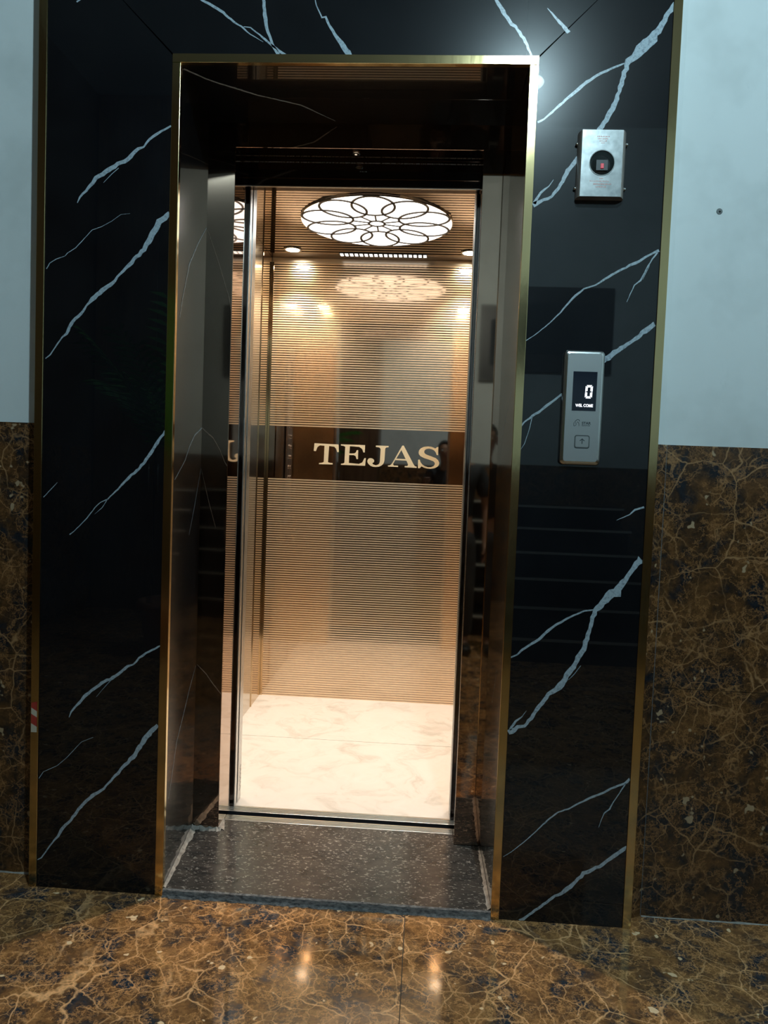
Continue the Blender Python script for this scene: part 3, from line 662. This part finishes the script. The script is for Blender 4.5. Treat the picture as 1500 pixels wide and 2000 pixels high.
# side walls: a rear mirror panel and two brushed panels with a gold bead between
for side, xw in ((-1, CX0), (1, CX1)):
    xo = xw + side * 0.02
    a, b = sorted((xw, xo))
    box('side_panel', a, b, 1.690, CYB - 0.0085, CZ0, CZ1 - 0.001, GOLDMIRROR, car, 0.001)
    box('side_panel', a, b, 1.120, 1.686, CZ0, CZ1 - 0.001, SIDEPANEL, car, 0.001)
    box('side_panel', a, b, CY0, 1.116, CZ0, CZ1 - 0.001, SIDEPANEL, car, 0.001)
    a, b = sorted((xw - side * 0.004, xo))
    for yy in (1.118, 1.688):
        box('side_bead', a, b, yy - 0.004, yy + 0.004, CZ0, CZ1 - 0.001, GOLDMIRROR, car, 0.001)
box('ceiling_panel', CX0 - 0.02, CX1 + 0.02, 0.63, CYB + 0.02, CZ1, CZ1 + 0.02, CEILMIRROR, car)
for y0, y1 in ((0.5605, 1.279), (1.2825, CYB + 0.02)):
    box('floor_slab', CX0 - 0.02, CX1 + 0.02, y0, y1, -0.01, CZ0, CARFLOOR, car, 0.0006)
for x0, x1 in ((CX0, -0.405), (0.405, CX1)):
    box('front_return', x0, x1, 0.636, CY0, CZ0, CZ1 - 0.001, GOLDBRUSH, car, 0.001)
box('transom', -0.405, 0.405, 0.636, CY0, 2.285, CZ1 - 0.001, GOLDBRUSH, car, 0.001)
# shell of the hoistway so that no light leaks around the car
SHAFT = mat('shaft_concrete', (0.10, 0.10, 0.10), 0.9)
for nm, b_, lb in (('wall_shaft_left', (-0.86, -0.70, 0.28, 2.1, -0.3, 2.95), 'concrete hoistway wall left of the car'), ('wall_shaft_right', (0.70, 0.88, 0.28, 2.1, -0.3, 2.95), 'concrete hoistway wall right of the car'),
                   ('wall_shaft_back', (-0.70, 0.70, 2.0, 2.1, -0.3, 2.95), 'concrete hoistway wall behind the car'), ('ceiling_shaft', (-0.86, 0.88, 0.28, 2.1, 2.95, 3.05), 'concrete hoistway ceiling'),
                   ('floor_shaft', (-0.70, 0.70, 0.46, 2.0, -0.35, -0.3), 'concrete hoistway floor'), ('wall_core_left', (-0.83, -0.517, 0.074, 0.37, 0.0, 2.9), 'wall core behind the left marble column'),
                   ('wall_core_right', (0.537, 0.85, 0.074, 0.37, 0.0, 2.9), 'wall core behind the right marble column'), ('wall_core_above', (-0.517, 0.537, 0.074, 0.37, 2.44, 2.9), 'wall core above the lift recess')):
    tag(box(nm, *b_, SHAFT), lb, kind='structure')

# round patterned light in the car ceiling
LX, LY, LR = -0.008, 1.305, 0.335
lamp = thing('ceiling_lamp', 'round white ceiling light with a pattern of overlapping rings', 'ceiling light', (LX, LY, 2.352))
lathe('diffuser', [(LR - 0.002, 0.0), (LR - 0.002, 0.006)], (LX, LY, 2.3555), LAMPWHITE, lamp, 72)
ring('rim', LX, LY, LR - 0.002, LR + 0.002, 2.3555, 2.3616, 'z', CHROME, lamp, 72)
rr_, rt_, rc_ = 0.335 * LR, 0.268 * LR, 0.660 * LR
for k in range(10):
    a = 2 * math.pi * k / 10 + math.pi / 2
    bm = bmesh.new(); rows = []
    for dr, z in ((-0.0052, 2.3520), (0.0052, 2.3520), (0.0052, 2.3555), (-0.0052, 2.3555)):
        row = []
        for i in range(40):
            q = 2 * math.pi * i / 40; u = rc_ + (rr_ + dr) * math.cos(q); w = (rt_ + dr) * math.sin(q)
            row.append(bm.verts.new((LX + u * math.cos(a) - w * math.sin(a), LY + u * math.sin(a) + w * math.cos(a), z)))
        rows.append(row)
    for A, B in zip(rows, rows[1:] + rows[:1]):
        for i in range(40): bm.faces.new((A[i], A[(i + 1) % 40], B[(i + 1) % 40], B[i]))
    shift(bm, lamp); put('lattice_ring', finish(bm, 'lattice_ring'), LATTICE, lamp)
    c_, s_ = math.cos(a), math.sin(a); r0, r1 = 0.105 * LR, rc_ - rr_
    bm = bmesh.new()
    prism_bm(bm, [(LX + r0 * c_ - 0.0035 * s_, LY + r0 * s_ + 0.0035 * c_), (LX + r1 * c_ - 0.0035 * s_, LY + r1 * s_ + 0.0035 * c_),
                  (LX + r1 * c_ + 0.0035 * s_, LY + r1 * s_ - 0.0035 * c_), (LX + r0 * c_ + 0.0035 * s_, LY + r0 * s_ - 0.0035 * c_)], 2.3520, 2.3555, 'z')
    shift(bm, lamp); put('spoke', finish(bm, 'spoke'), LATTICE, lamp)
ring('centre_ring', LX, LY, 0.105 * LR - 0.005, 0.105 * LR + 0.005, 2.3520, 2.3555, 'z', LATTICE, lamp, 30)

# downlights
for k, (x, y, where) in enumerate(((-0.465, 1.745, 'rear left'), (0.427, 1.740, 'rear right'), (-0.49, 0.74, 'front left'), (0.455, 0.74, 'front right'))):
    d_ = thing('downlight', 'glowing recessed downlight in the %s corner of the car ceiling' % where, 'downlight', (x, y, 2.355), 'car ceiling downlights')
    ring('bezel', x, y, 0.034, 0.046, 2.357, 2.3616, 'z', CHROME, d_, 28)
    lathe('lens', [(0.034, 0.0), (0.034, 0.002)], (x, y, 2.3585), SPOTGLOW, d_, 28)
    ld = bpy.data.lights.new('downlight_beam', 'SPOT'); ld.energy = CAR_SPOT; ld.color = (1.0, 0.88, 0.74)
    ld.spot_size = math.radians(96); ld.spot_blend = 0.6; ld.shadow_soft_size = 0.02
    lo = bpy.data.objects.new('downlight_beam', ld); COL.objects.link(lo); lo.parent = d_
    lo.location = (0, 0, -0.004)

# vent slots at the back of the ceiling
vt = thing('ceiling_vent', 'row of bright slots of the air vent at the back of the car ceiling', 'vent', (-0.01, 1.815, 2.357))
box('vent_plate', -0.235, 0.215, 1.790, 1.846, 2.3595, 2.3618, BLACKPLASTIC, vt)
for k in range(18):
    x = -0.223 + k * (0.426 / 17)
    box('vent_slot', x - 0.0078, x + 0.0078, 1.797, 1.838, 2.3583, 2.3596, SLOT, vt)

# car operating panel on the left side wall, seen in the back mirror
cp = thing('car_operating_panel', 'slim steel panel of floor buttons on the left wall of the lift car', 'control panel', (CX0, 1.32, 0.9))
box('plate', CX0 + 0.0045, CX0 + 0.014, 1.235, 1.405, 0.92, 1.98, STEEL, cp, 0.003)
for k in range(8):
    for dy in (-0.030, 0.030):
        lathe('button', [(0.012, 0.0), (0.012, 0.004), (0.009, 0.006)], (CX0 + 0.014, 1.32 + dy, 1.20 + 0.062 * k), CHROME, cp, 16, 'x')
box('readout', CX0 + 0.0138, CX0 + 0.0155, 1.275, 1.365, 1.76, 1.90, SCREEN, cp)

# ------------------------------------------------------------------ emergency switch box
fb = thing('emergency_switch_box', 'steel emergency switch box with round window high on the black marble', 'switch box', (0.689, 0.0, 2.092))
X0, X1, Z0, Z1 = 0.6355, 0.7420, 2.0058, 2.1780
YF = -0.030
bm = bmesh.new()       # body: base flange wider than the front, rounded long edges
prof = [(X0 - 0.0075, -0.0004), (X0 - 0.0065, -0.012), (X0 - 0.003, -0.024), (X0 + 0.0005, YF + 0.0013), (X1 - 0.0005, YF + 0.0013), (X1 + 0.004, -0.025), (X1 + 0.011, -0.012), (X1 + 0.0125, -0.0004)]
prism_bm(bm, prof, Z0, Z1, 'z'); shift(bm, fb)
put('body', finish(bm, 'body'), mat('box_side_steel', (0.50, 0.44, 0.40), 0.45, 0.8), fb)
# cover plate with a round hole
CXF, CZF, RH = 0.6895, 2.0926, 0.0320
bm = bmesh.new(); n = 48; outer = []; inner = []
for i in range(n):
    a = 2 * math.pi * (i + 0.5) / n; c_, s_ = math.cos(a), math.sin(a)
    inner.append((CXF + RH * c_, CZF + RH * s_))
    sx = ((X1 if c_ > 0 else X0) - CXF) / c_ if abs(c_) > 1e-6 else 1e9
    sz = ((Z1 if s_ > 0 else Z0) - CZF) / s_ if abs(s_) > 1e-6 else 1e9
    k = min(sx, sz); outer.append([CXF + k * c_, CZF + k * s_])
for cx_, cz_ in ((X0, Z0), (X0, Z1), (X1, Z0), (X1, Z1)):
    j = min(range(n), key=lambda i: (outer[i][0] - cx_) ** 2 + (outer[i][1] - cz_) ** 2); outer[j] = [cx_, cz_]
vi = [[bm.verts.new((a, y, b)) for a, b in inner] for y in (YF, YF + 0.0015)]
vo = [[bm.verts.new((a, y, b)) for a, b in outer] for y in (YF, YF + 0.0015)]
for i in range(n):
    j = (i + 1) % n
    bm.faces.new((vi[0][i], vi[0][j], vo[0][j], vo[0][i])); bm.faces.new((vi[1][i], vi[1][j], vo[1][j], vo[1][i]))
    bm.faces.new((vi[0][i], vi[0][j], vi[1][j], vi[1][i])); bm.faces.new((vo[0][i], vo[0][j], vo[1][j], vo[1][i]))
shift(bm, fb); cover = put('cover_plate', finish(bm, 'cover_plate'), BOXSTEEL, fb)
ring('window_rim', CXF, CZF, RH - 0.0004, RH + 0.0016, YF - 0.0012, YF + 0.0005, 'y', CHROME, fb, 40)
lathe('window_glass', [(RH, 0.0), (RH, 0.0004)], (CXF, YF + 0.0011, CZF), GLASS, fb, 40, 'y')
sw = box('switch_module', 0.6735, 0.7055, YF - 0.0030, YF + 0.0005, 2.0715, 2.1000, BLACKPLASTIC, fb, 0.001)
box('rocker', 0.6855, 0.6940, YF - 0.0055, YF - 0.0028, 2.0765, 2.0895, REDLIT, sw, 0.001)
for x, z in ((X0 - 0.009, 2.150), (X0 - 0.009, 2.034), (X1 + 0.0145, 2.150), (X1 + 0.0145, 2.034)):
    lathe('screw', [(0.0042, 0.0), (0.0042, 0.002), (0.003, 0.0038), (0.0005, 0.0042)], (x, -0.006, z), CHROME, fb, 14, 'y')
# faded, worn print: rows of broken red dashes, too worn to read
def dashes(x0, x1, z, h, parent):
    bm = bmesh.new(); x = x0
    while x < x1 - 0.001:
        w = random.uniform(0.0012, 0.0030); hh = h * random.uniform(0.6, 1.0)
        bm_box(bm, x, min(x + w, x1), YF - 0.0003, YF + 0.0001, z, z + hh); x += w + random.uniform(0.0008, 0.0018)
    shift(bm, parent); o_ = put('worn_print', finish(bm, 'worn_print'), REDINK, parent); return o_
for x0, x1, z, h in ((0.6745, 0.7065, 2.1590, 0.0035), (0.6755, 0.7040, 2.1530, 0.0040), (0.6805, 0.6990, 2.1475, 0.0035), (0.6845, 0.6955, 2.1430, 0.0025),
                     (0.6850, 0.6960, 2.0510, 0.0035), (0.6600, 0.7100, 2.0440, 0.0030), (0.6700, 0.7160, 2.0360, 0.0040), (0.6760, 0.7050, 2.0290, 0.0035)):
    dashes(x0, x1, z, h, cover)

# ------------------------------------------------------------------ call panel
cl = thing('call_panel', 'steel lift call panel with lit display and up button', 'call panel', (0.6736, 0.0, 1.295))
X0, X1, Z0, Z1 = 0.6186, 0.7286, 1.2955, 1.6045
def rrect(x0, x1, z0, z1, r, n=6):
    P = []
    for cx_, cz_, a0 in ((x1 - r, z1 - r, 0), (x0 + r, z1 - r, 90), (x0 + r, z0 + r, 180), (x1 - r, z0 + r, 270)):
        for i in range(n + 1):
            a = math.radians(a0 + 90 * i / n); P.append((cx_ + r * math.cos(a), cz_ + r * math.sin(a)))
    return P
bm = bmesh.new(); rows = []
for y, ins, r in ((-0.0004, 0.0, 0.012), (-0.010, 0.0, 0.012), (-0.0150, 0.0015, 0.012), (-0.0185, 0.005, 0.010), (-0.0200, 0.0095, 0.007)):
    rows.append([bm.verts.new((a, y, b)) for a, b in rrect(X0 + ins, X1 - ins, Z0 + ins, Z1 - ins, r)])
for A, B in zip(rows, rows[1:]):
    for i in range(len(A)): bm.faces.new((A[i], A[(i + 1) % len(A)], B[(i + 1) % len(A)], B[i]))
bm.faces.new(rows[0]); bm.faces.new(rows[-1])
shift(bm, cl); put('housing', finish(bm, 'housing'), mat('panel_steel', (0.60, 0.61, 0.60), 0.22, 1.0), cl)
FY = -0.0203
face = prism('face_plate', rrect(X0 + 0.0105, X1 - 0.0105, Z0 + 0.0105, Z1 - 0.0105, 0.004), FY - 0.0006, FY + 0.0008, 'y', SATIN, cl)
disp = box('display', 0.6448, 0.7085, FY - 0.0014, FY - 0.0004, 1.4415, 1.5465, SCREEN, cl)
def seg(pts): return prism('digit_segment', pts, FY - 0.0020, FY - 0.0013, 'y', LED, disp)
def seven_zero(x0, x1, z0, z1, w, slant):
    zm = (z0 + z1) / 2; c_ = w * 0.45; g_ = 0.0005
    def S(x, z): return (x + slant * (z - z0), z)
    seg([S(x0 + c_, z1), S(x1 - c_, z1), S(x1 - w, z1 - w), S(x0 + w, z1 - w)])
    seg([S(x0 + w, z0 + w), S(x1 - w, z0 + w), S(x1 - c_, z0), S(x0 + c_, z0)])
    for xa, xb in ((x0, x0 + w), (x1, x1 - w)):
        seg([S(xa, z1 - c_), S(xb, z1 - w - 0.0004), S(xb, zm + g_ + w * 0.3), S(xa, zm + g_)])
        seg([S(xa, z0 + c_), S(xb, z0 + w + 0.0004), S(xb, zm - g_ - w * 0.3), S(xa, zm - g_)])
seven_zero(0.6775, 0.6965, 1.4752, 1.5105, 0.0056, 0.05)
text_mesh('display_text', 'WEL COME', 0.0108, LED, disp, (0.6543, FY - 0.0016, 1.4522), 0.0002, 0.00022, 0.84)
text_mesh('brand_text', 'STAR', 0.0100, INK, face, (0.6735, FY - 0.0008, 1.4052), 0.0001, 0.00028, 1.02)
text_mesh('brand_text', 'ELEVATOR', 0.0042, INK, face, (0.6738, FY - 0.0008, 1.4006), 0.0001, 0.00012, 1.08)
# logo: open arch over a small bow
def stroke(pts, w):
    return vein_mesh([[(a, b, w) for a, b in pts]], lambda a, b: (a, FY - 0.0009, b), face, INK, 'logo_stroke', 0.0)
stroke([(0.6525, 1.4005), (0.6525, 1.4095), (0.6570, 1.4090), (0.6590, 1.4060), (0.6580, 1.4025), (0.6550, 1.4003), (0.6525, 1.4005)], 0.0013)
stroke([(0.6545, 1.4110), (0.6585, 1.4155), (0.6620, 1.4180), (0.6660, 1.4170), (0.6675, 1.4130)], 0.0016)
stroke([(0.6605, 1.4090), (0.6625, 1.4120), (0.6640, 1.4095), (0.6665, 1.4085)], 0.0013)
stroke([(0.6665, 1.4000), (0.6662, 1.4050), (0.6650, 1.4080)], 0.0012)
bt = prism('call_button', rrect(0.6568, 0.6960, 1.3418, 1.3752, 0.005), FY - 0.0010, FY + 0.0006, 'y', mat('button_groove', (0.18, 0.19, 0.19), 0.35, 1.0), cl)
prism('button_ring', rrect(0.6560, 0.6967, 1.3400, 1.3760, 0.006), FY - 0.0008, FY + 0.0004, 'y', INK, bt)
prism('button_face', rrect(0.6590, 0.6938, 1.3440, 1.3730, 0.004), FY - 0.0022, FY - 0.0002, 'y', SATIN, bt)
def stroke_b(pts, w):
    return vein_mesh([[(a, b, w) for a, b in pts]], lambda a, b: (a, FY - 0.0024, b), bt, INK, 'arrow_stroke', 0.0)
stroke_b([(0.6765, 1.3525), (0.6765, 1.3655)], 0.0022)
stroke_b([(0.6705, 1.3605), (0.6765, 1.3662), (0.6825, 1.3605)], 0.0022)

# wall plug left in the plaster
wp = thing('wall_plug', 'grey plastic wall plug left in the white plaster', 'wall plug', (1.0353, WY, 2.0066))
lathe('plug_collar', [(0.0078, 0.0), (0.0085, 0.0008), (0.0062, 0.0016), (0.0030, 0.0010)], (1.0353, WY + 0.0005, 2.0066), mat('plug_grey', (0.16, 0.18, 0.18), 0.7), wp, 16, 'y')
lathe('plug_hole', [(0.0028, 0.0), (0.0028, 0.0004)], (1.0362, WY - 0.0011, 2.0058), BLACKPLASTIC, wp, 12, 'y')

# ------------------------------------------------------------------ lobby behind the camera (seen in the reflections)
pl = thing('pendant_lamp', 'cool white pendant bulb with an added metal shade in the lobby', 'pendant lamp', (0.685, -2.0, 3.230))
BULB = mat('bulb_glow', (0.9, 0.9, 0.9), 0.5, emit=(0.62, 0.90, 1.0), strength=LOBBY_LAMP)
lathe('bulb', [(0.002, -0.048), (0.022, -0.042), (0.038, -0.024), (0.042, 0.0), (0.036, 0.022), (0.022, 0.040), (0.016, 0.055)], (0.685, -2.0, 3.280), BULB, pl, 20)
lathe('socket', [(0.018, 0.0), (0.020, 0.05), (0.012, 0.07)], (0.685, -2.0, 3.330), BLACKPLASTIC, pl, 16)
bm = bmesh.new()
rows = [[bm.verts.new((0.685 + r * math.cos(2 * math.pi * i / 32), -2.0 + r * math.sin(2 * math.pi * i / 32), z)) for i in range(32)] for r, z in ((0.10, 3.315), (0.085, 3.350), (0.05, 3.385), (0.02, 3.402), (0.02, 3.410), (0.052, 3.392), (0.089, 3.354), (0.104, 3.316))]
for A, B in zip(rows, rows[1:] + rows[:1]):
    for i in range(32): bm.faces.new((A[i], A[(i + 1) % 32], B[(i + 1) % 32], B[i]))
shift(bm, pl); put('shade', finish(bm, 'shade', True), mat('added_shade_enamel', (0.06, 0.06, 0.06), 0.5), pl)  # unseen shade, added to keep the bulb's light off the ceiling
tube('cord', [(0.685, -2.0, 3.400), (0.685, -2.0, 4.0), (0.685, -2.0, 4.2995)], 0.004, BLACKPLASTIC, pl, 8)

st_ = thing('staircase', 'dark granite stairs with pale nosings climbing from the lobby', 'stairs', (1.05, -3.8, 0.0))
NOSE = mat('pale_nosing', (0.50, 0.48, 0.44), 0.3)
STONE = mat('dark_tread_stone', (0.012, 0.010, 0.010), 0.12)
for k in range(6):
    y1 = -3.02 - 0.27 * k
    s_ = box('step', 0.20, 1.90, -4.692, y1, 0.17 * k + 0.0005, 0.17 * (k + 1) - 0.025, FLOORTILE if False else STONE, st_)
    tr = box('tread', 0.18, 1.92, max(y1 - 0.285, -4.692), y1 + 0.02, 0.17 * (k + 1) - 0.0245, 0.17 * (k + 1), STONE, s_)
    box('nosing', 0.18, 1.92, y1 + 0.0201, y1 + 0.026, 0.17 * (k + 1) - 0.020, 0.17 * (k + 1) - 0.002, NOSE, s_)

# potted palm
pm = thing('potted_palm', 'tall green palm in a terracotta pot across the lobby', 'plant', (-1.40, -2.75, 0.0))
lathe('pot', [(0.15, 0.0), (0.19, 0.30), (0.215, 0.32), (0.215, 0.36), (0.19, 0.36), (0.18, 0.31)], (-1.40, -2.75, 0.0), mat('terracotta', (0.30, 0.12, 0.06), 0.7), pm, 28)
tube('trunk', [(-1.40, -2.75, 0.30), (-1.39, -2.76, 0.9), (-1.41, -2.74, 1.35)], [0.03, 0.026, 0.02], mat('palm_trunk', (0.12, 0.08, 0.04), 0.8), pm)
LEAF = mat('palm_leaf', (0.05, 0.22, 0.035), 0.4)
for k in range(15):
    a = k * 2.399; tilt = 0.35 + 0.75 * ((k * 0.37) % 1); L = 0.75 + 0.3 * ((k * 0.53) % 1)
    bm = bmesh.new(); spine = []
    for i in range(9):
        t_ = i / 8; h = L * t_
        spine.append(Vector((-1.41 + math.cos(a) * h * math.sin(tilt), -2.74 + math.sin(a) * h * math.sin(tilt), 1.33 + h * math.cos(tilt) * 1.15 - 0.35 * t_ * t_ * math.sin(tilt))))
    tube_bm(bm, spine, [0.006 * (1 - i / 10) for i in range(9)], 5)
    for i in range(1, 9):
        tdir = (spine[i] - spine[i - 1]).normalized(); sd = tdir.cross(Vector((0, 0, 1))).normalized()
        for sgn in (-1, 1):
            for q in (0.25, 0.75):
                b0 = spine[i - 1].lerp(spine[i], q); ln = 0.26 * (1 - 0.55 * abs(i / 8 - 0.4))
                tip = b0 + (sd * sgn * 0.8 + tdir * 0.6).normalized() * ln - Vector((0, 0, 0.06))
                md = b0.lerp(tip, 0.45) + Vector((0, 0, 0.012)); wv = tdir * 0.014
                v = [bm.verts.new(c) for c in (b0, md + wv, tip, md - wv)]
                bm.faces.new(v)
    shift(bm, pm); put('frond', finish(bm, 'frond'), LEAF, pm)

# ------------------------------------------------------------------ the photographer, mirrored in the back wall of the car
SKIN = mat('skin', (0.30, 0.16, 0.10), 0.5)
SHIRT = mat('dark_shirt', (0.025, 0.028, 0.035), 0.8)
TROUSERS = mat('grey_trousers', (0.05, 0.05, 0.055), 0.85)
HAIR = mat('black_hair', (0.008, 0.007, 0.007), 0.55)
ps = thing('person', 'person in a dark shirt holding up a phone, mirrored in the car', 'person', (0.46, -2.48, 0.0))

def skin_mesh(name, chains, m_, parent, sub=1):
    """chains of (x, y, z, rx, ry) joints; a joint given as an integer tuple re-uses a vertex by key"""
    verts, rad, edges, keys = [], [], [], {}
    for ch in chains:
        prev = None
        for j in ch:
            if isinstance(j, str):
                idx = keys[j]
            else:
                k = j[5] if len(j) > 5 else None
                verts.append(j[:3]); rad.append((j[3], j[4])); idx = len(verts) - 1
                if k: keys[k] = idx
            if prev is not None: edges.append((prev, idx))
            prev = idx
    off = parent.location
    me = bpy.data.meshes.new(name)
    me.from_pydata([Vector(v) - off for v in verts], edges, [])
    o = put(name, me, m_, parent)
    sk = o.modifiers.new('skin', 'SKIN'); sk.use_smooth_shade = True
    for i, r in enumerate(rad): me.skin_vertices[0].data[i].radius = r
    me.skin_vertices[0].data[0].use_root = True
    sb = o.modifiers.new('smooth', 'SUBSURF'); sb.levels = sub; sb.render_levels = sub
    return o

def finger(base, pts, r):
    return [base] + [(*p, r * (1 - 0.09 * i), r * (1 - 0.09 * i)) for i, p in enumerate(pts)]

body = [
 [(0.46, -2.48, 0.84, 0.135, 0.10, 'pelvis'), (0.46, -2.485, 1.00, 0.125, 0.09, 'waist'), (0.46, -2.48, 1.16, 0.145, 0.10, 'chest'), (0.46, -2.47, 1.28, 0.11, 0.075, 'collar'),
  (0.455, -2.455, 1.36, 0.052, 0.052), (0.445, -2.425, 1.42, 0.058, 0.068), (0.435, -2.405, 1.485, 0.070, 0.088), (0.432, -2.405, 1.545, 0.068, 0.084), (0.432, -2.415, 1.585, 0.040, 0.050)],
 ['collar', (0.30, -2.48, 1.285, 0.052, 0.052), (0.245, -2.47, 1.15, 0.043, 0.043), (0.215, -2.42, 1.02, 0.036, 0.036), (0.215, -2.30, 1.05, 0.032, 0.032), (0.215, -2.185, 1.10, 0.023, 0.027), (0.218, -2.135, 1.145, 0.020, 0.030, 'palm_l')],
 ['collar', (0.62, -2.48, 1.285, 0.052, 0.052), (0.665, -2.49, 1.15, 0.043, 0.043), (0.690, -2.50, 1.03, 0.036, 0.036), (0.690, -2.46, 0.92, 0.031, 0.031), (0.685, -2.42, 0.81, 0.023, 0.027), (0.683, -2.405, 0.755, 0.016, 0.030, 'palm_r')],
 ['pelvis', (0.375, -2.48, 0.76, 0.080, 0.085), (0.365, -2.47, 0.46, 0.055, 0.058), (0.360, -2.49, 0.25, 0.048, 0.052), (0.360, -2.50, 0.09, 0.034, 0.038), (0.355, -2.46, 0.045, 0.036, 0.030), (0.350, -2.36, 0.032, 0.040, 0.022)],
 ['pelvis', (0.545, -2.48, 0.76, 0.080, 0.085), (0.555, -2.47, 0.46, 0.055, 0.058), (0.560, -2.49, 0.25, 0.048, 0.052), (0.560, -2.50, 0.09, 0.034, 0.038), (0.565, -2.46, 0.045, 0.036, 0.030), (0.570, -2.36, 0.032, 0.040, 0.022)],
]
# left hand round the phone: four fingers over its back, thumb over the screen
for k, (z, L) in enumerate(((1.198, 0.050), (1.178, 0.056), (1.157, 0.052), (1.137, 0.042))):
    body.append(finger('palm_l', [(0.220, -2.112, z), (0.228, -2.092, z + 0.004), (0.236 + L * 0.45, -2.091, z + 0.006), (0.236 + L, -2.093, z + 0.006)], 0.0085))
body.append(finger('palm_l', [(0.226, -2.142, 1.175), (0.240, -2.132, 1.198), (0.262, -2.127, 1.212)], 0.0100))
# right hand relaxed at the side
for k, (dy, L) in enumerate(((0.026, 0.068), (0.009, 0.076), (-0.008, 0.070), (-0.024, 0.056))):
    body.append(finger('palm_r', [(0.684, -2.400 + dy, 0.715), (0.678, -2.396 + dy, 0.715 - L * 0.45), (0.664, -2.394 + dy, 0.715 - L * 0.95)], 0.0085))
body.append(finger('palm_r', [(0.676, -2.368, 0.760), (0.668, -2.352, 0.730), (0.660, -2.350, 0.708)], 0.0100))
skin_mesh('body', body, SKIN, ps, 2)
skin_mesh('shirt', [
 [(0.46, -2.48, 0.90, 0.150, 0.115, 'hem'), (0.46, -2.485, 1.02, 0.140, 0.105), (0.46, -2.48, 1.16, 0.160, 0.115), (0.46, -2.472, 1.27, 0.125, 0.088, 'col'), (0.457, -2.460, 1.318, 0.066, 0.064)],
 ['col', (0.305, -2.48, 1.285, 0.066, 0.066), (0.245, -2.472, 1.16, 0.058, 0.058), (0.228, -2.452, 1.09, 0.054, 0.054)],
 ['col', (0.615, -2.48, 1.285, 0.066, 0.066), (0.665, -2.49, 1.16, 0.058, 0.058), (0.682, -2.497, 1.09, 0.054, 0.054)]], SHIRT, ps, 2)
skin_mesh('trousers', [
 [(0.46, -2.48, 0.86, 0.146, 0.112, 'p'), (0.46, -2.482, 0.93, 0.140, 0.106)],
 ['p', (0.378, -2.48, 0.74, 0.094, 0.098), (0.365, -2.47, 0.46, 0.072, 0.075), (0.360, -2.49, 0.25, 0.064, 0.068), (0.360, -2.50, 0.10, 0.058, 0.060)],
 ['p', (0.542, -2.48, 0.74, 0.094, 0.098), (0.555, -2.47, 0.46, 0.072, 0.075), (0.560, -2.49, 0.25, 0.064, 0.068), (0.560, -2.50, 0.10, 0.058, 0.060)]], TROUSERS, ps, 2)
for sx, x in ((-1, 0.353), (1, 0.567)):
    skin_mesh('shoe', [[(x, -2.51, 0.040, 0.044, 0.040), (x + sx * 0.001, -2.44, 0.040, 0.044, 0.040), (x + sx * 0.004, -2.35, 0.034, 0.048, 0.034), (x + sx * 0.005, -2.32, 0.030, 0.036, 0.028)]], BLACKPLASTIC, ps, 2)
# hair, ears, nose, eyes, mouth
HC = Vector((0.433, -2.412, 1.515))
bm = bmesh.new(); bmesh.ops.create_uvsphere(bm, u_segments=28, v_segments=18, radius=1.0)
for v in list(bm.verts):
    if v.co.z < 0.18 + 0.62 * max(0, v.co.y) - 0.75 * max(0, -v.co.y): bm.verts.remove(v)
for v in bm.verts:
    v.co = Vector((v.co.x * 0.083, v.co.y * 0.104, v.co.z * 0.108)) + HC
shift(bm, ps); put('hair', finish(bm, 'hair', True), HAIR, ps)
def blob(name, c, s, m_):
    bm = bmesh.new(); bmesh.ops.create_uvsphere(bm, u_segments=14, v_segments=10, radius=1.0)
    for v in bm.verts: v.co = Vector((v.co.x * s[0], v.co.y * s[1], v.co.z * s[2])) + Vector(c)
    shift(bm, ps); return put(name, finish(bm, name, True), m_, ps)
for sx in (-1, 1):
    blob('ear', (0.434 + sx * 0.074, -2.418, 1.497), (0.010, 0.020, 0.032), SKIN)
    blob('eye', (0.433 + sx * 0.030, -2.334, 1.508), (0.014, 0.008, 0.008), mat('eye', (0.5, 0.5, 0.5), 0.2))
    blob('eyebrow', (0.433 + sx * 0.030, -2.333, 1.526), (0.020, 0.006, 0.004), HAIR)
blob('nose', (0.433, -2.322, 1.484), (0.013, 0.018, 0.024), SKIN)
blob('mouth', (0.434, -2.336, 1.447), (0.024, 0.010, 0.007), mat('lips', (0.22, 0.08, 0.07), 0.5))

ph = thing('phone', 'black phone held up in front of the photographer', 'phone', (0.270, -2.110, 1.115))
bm = bmesh.new(); prism_bm(bm, rrect(0.234, 0.306, 1.115, 1.275, 0.010), -2.1145, -2.1065, 'y'); shift(bm, ph)
put('case', finish(bm, 'case'), mat('phone_case', (0.01, 0.01, 0.012), 0.25), ph)
prism('screen', rrect(0.237, 0.303, 1.120, 1.270, 0.008), -2.1150, -2.1144, 'y', mat('phone_screen', (0.02, 0.02, 0.02), 0.1, emit=(0.6, 0.5, 0.4), strength=0.3), ph)
lathe('lens', [(0.009, 0.0), (0.009, 0.0015), (0.006, 0.002)], (0.2663, -2.1066, 1.2592), mat('lens_glass', (0.01, 0.01, 0.02), 0.05), ph, 20, 'y').rotation_euler = (0, 0, 0)
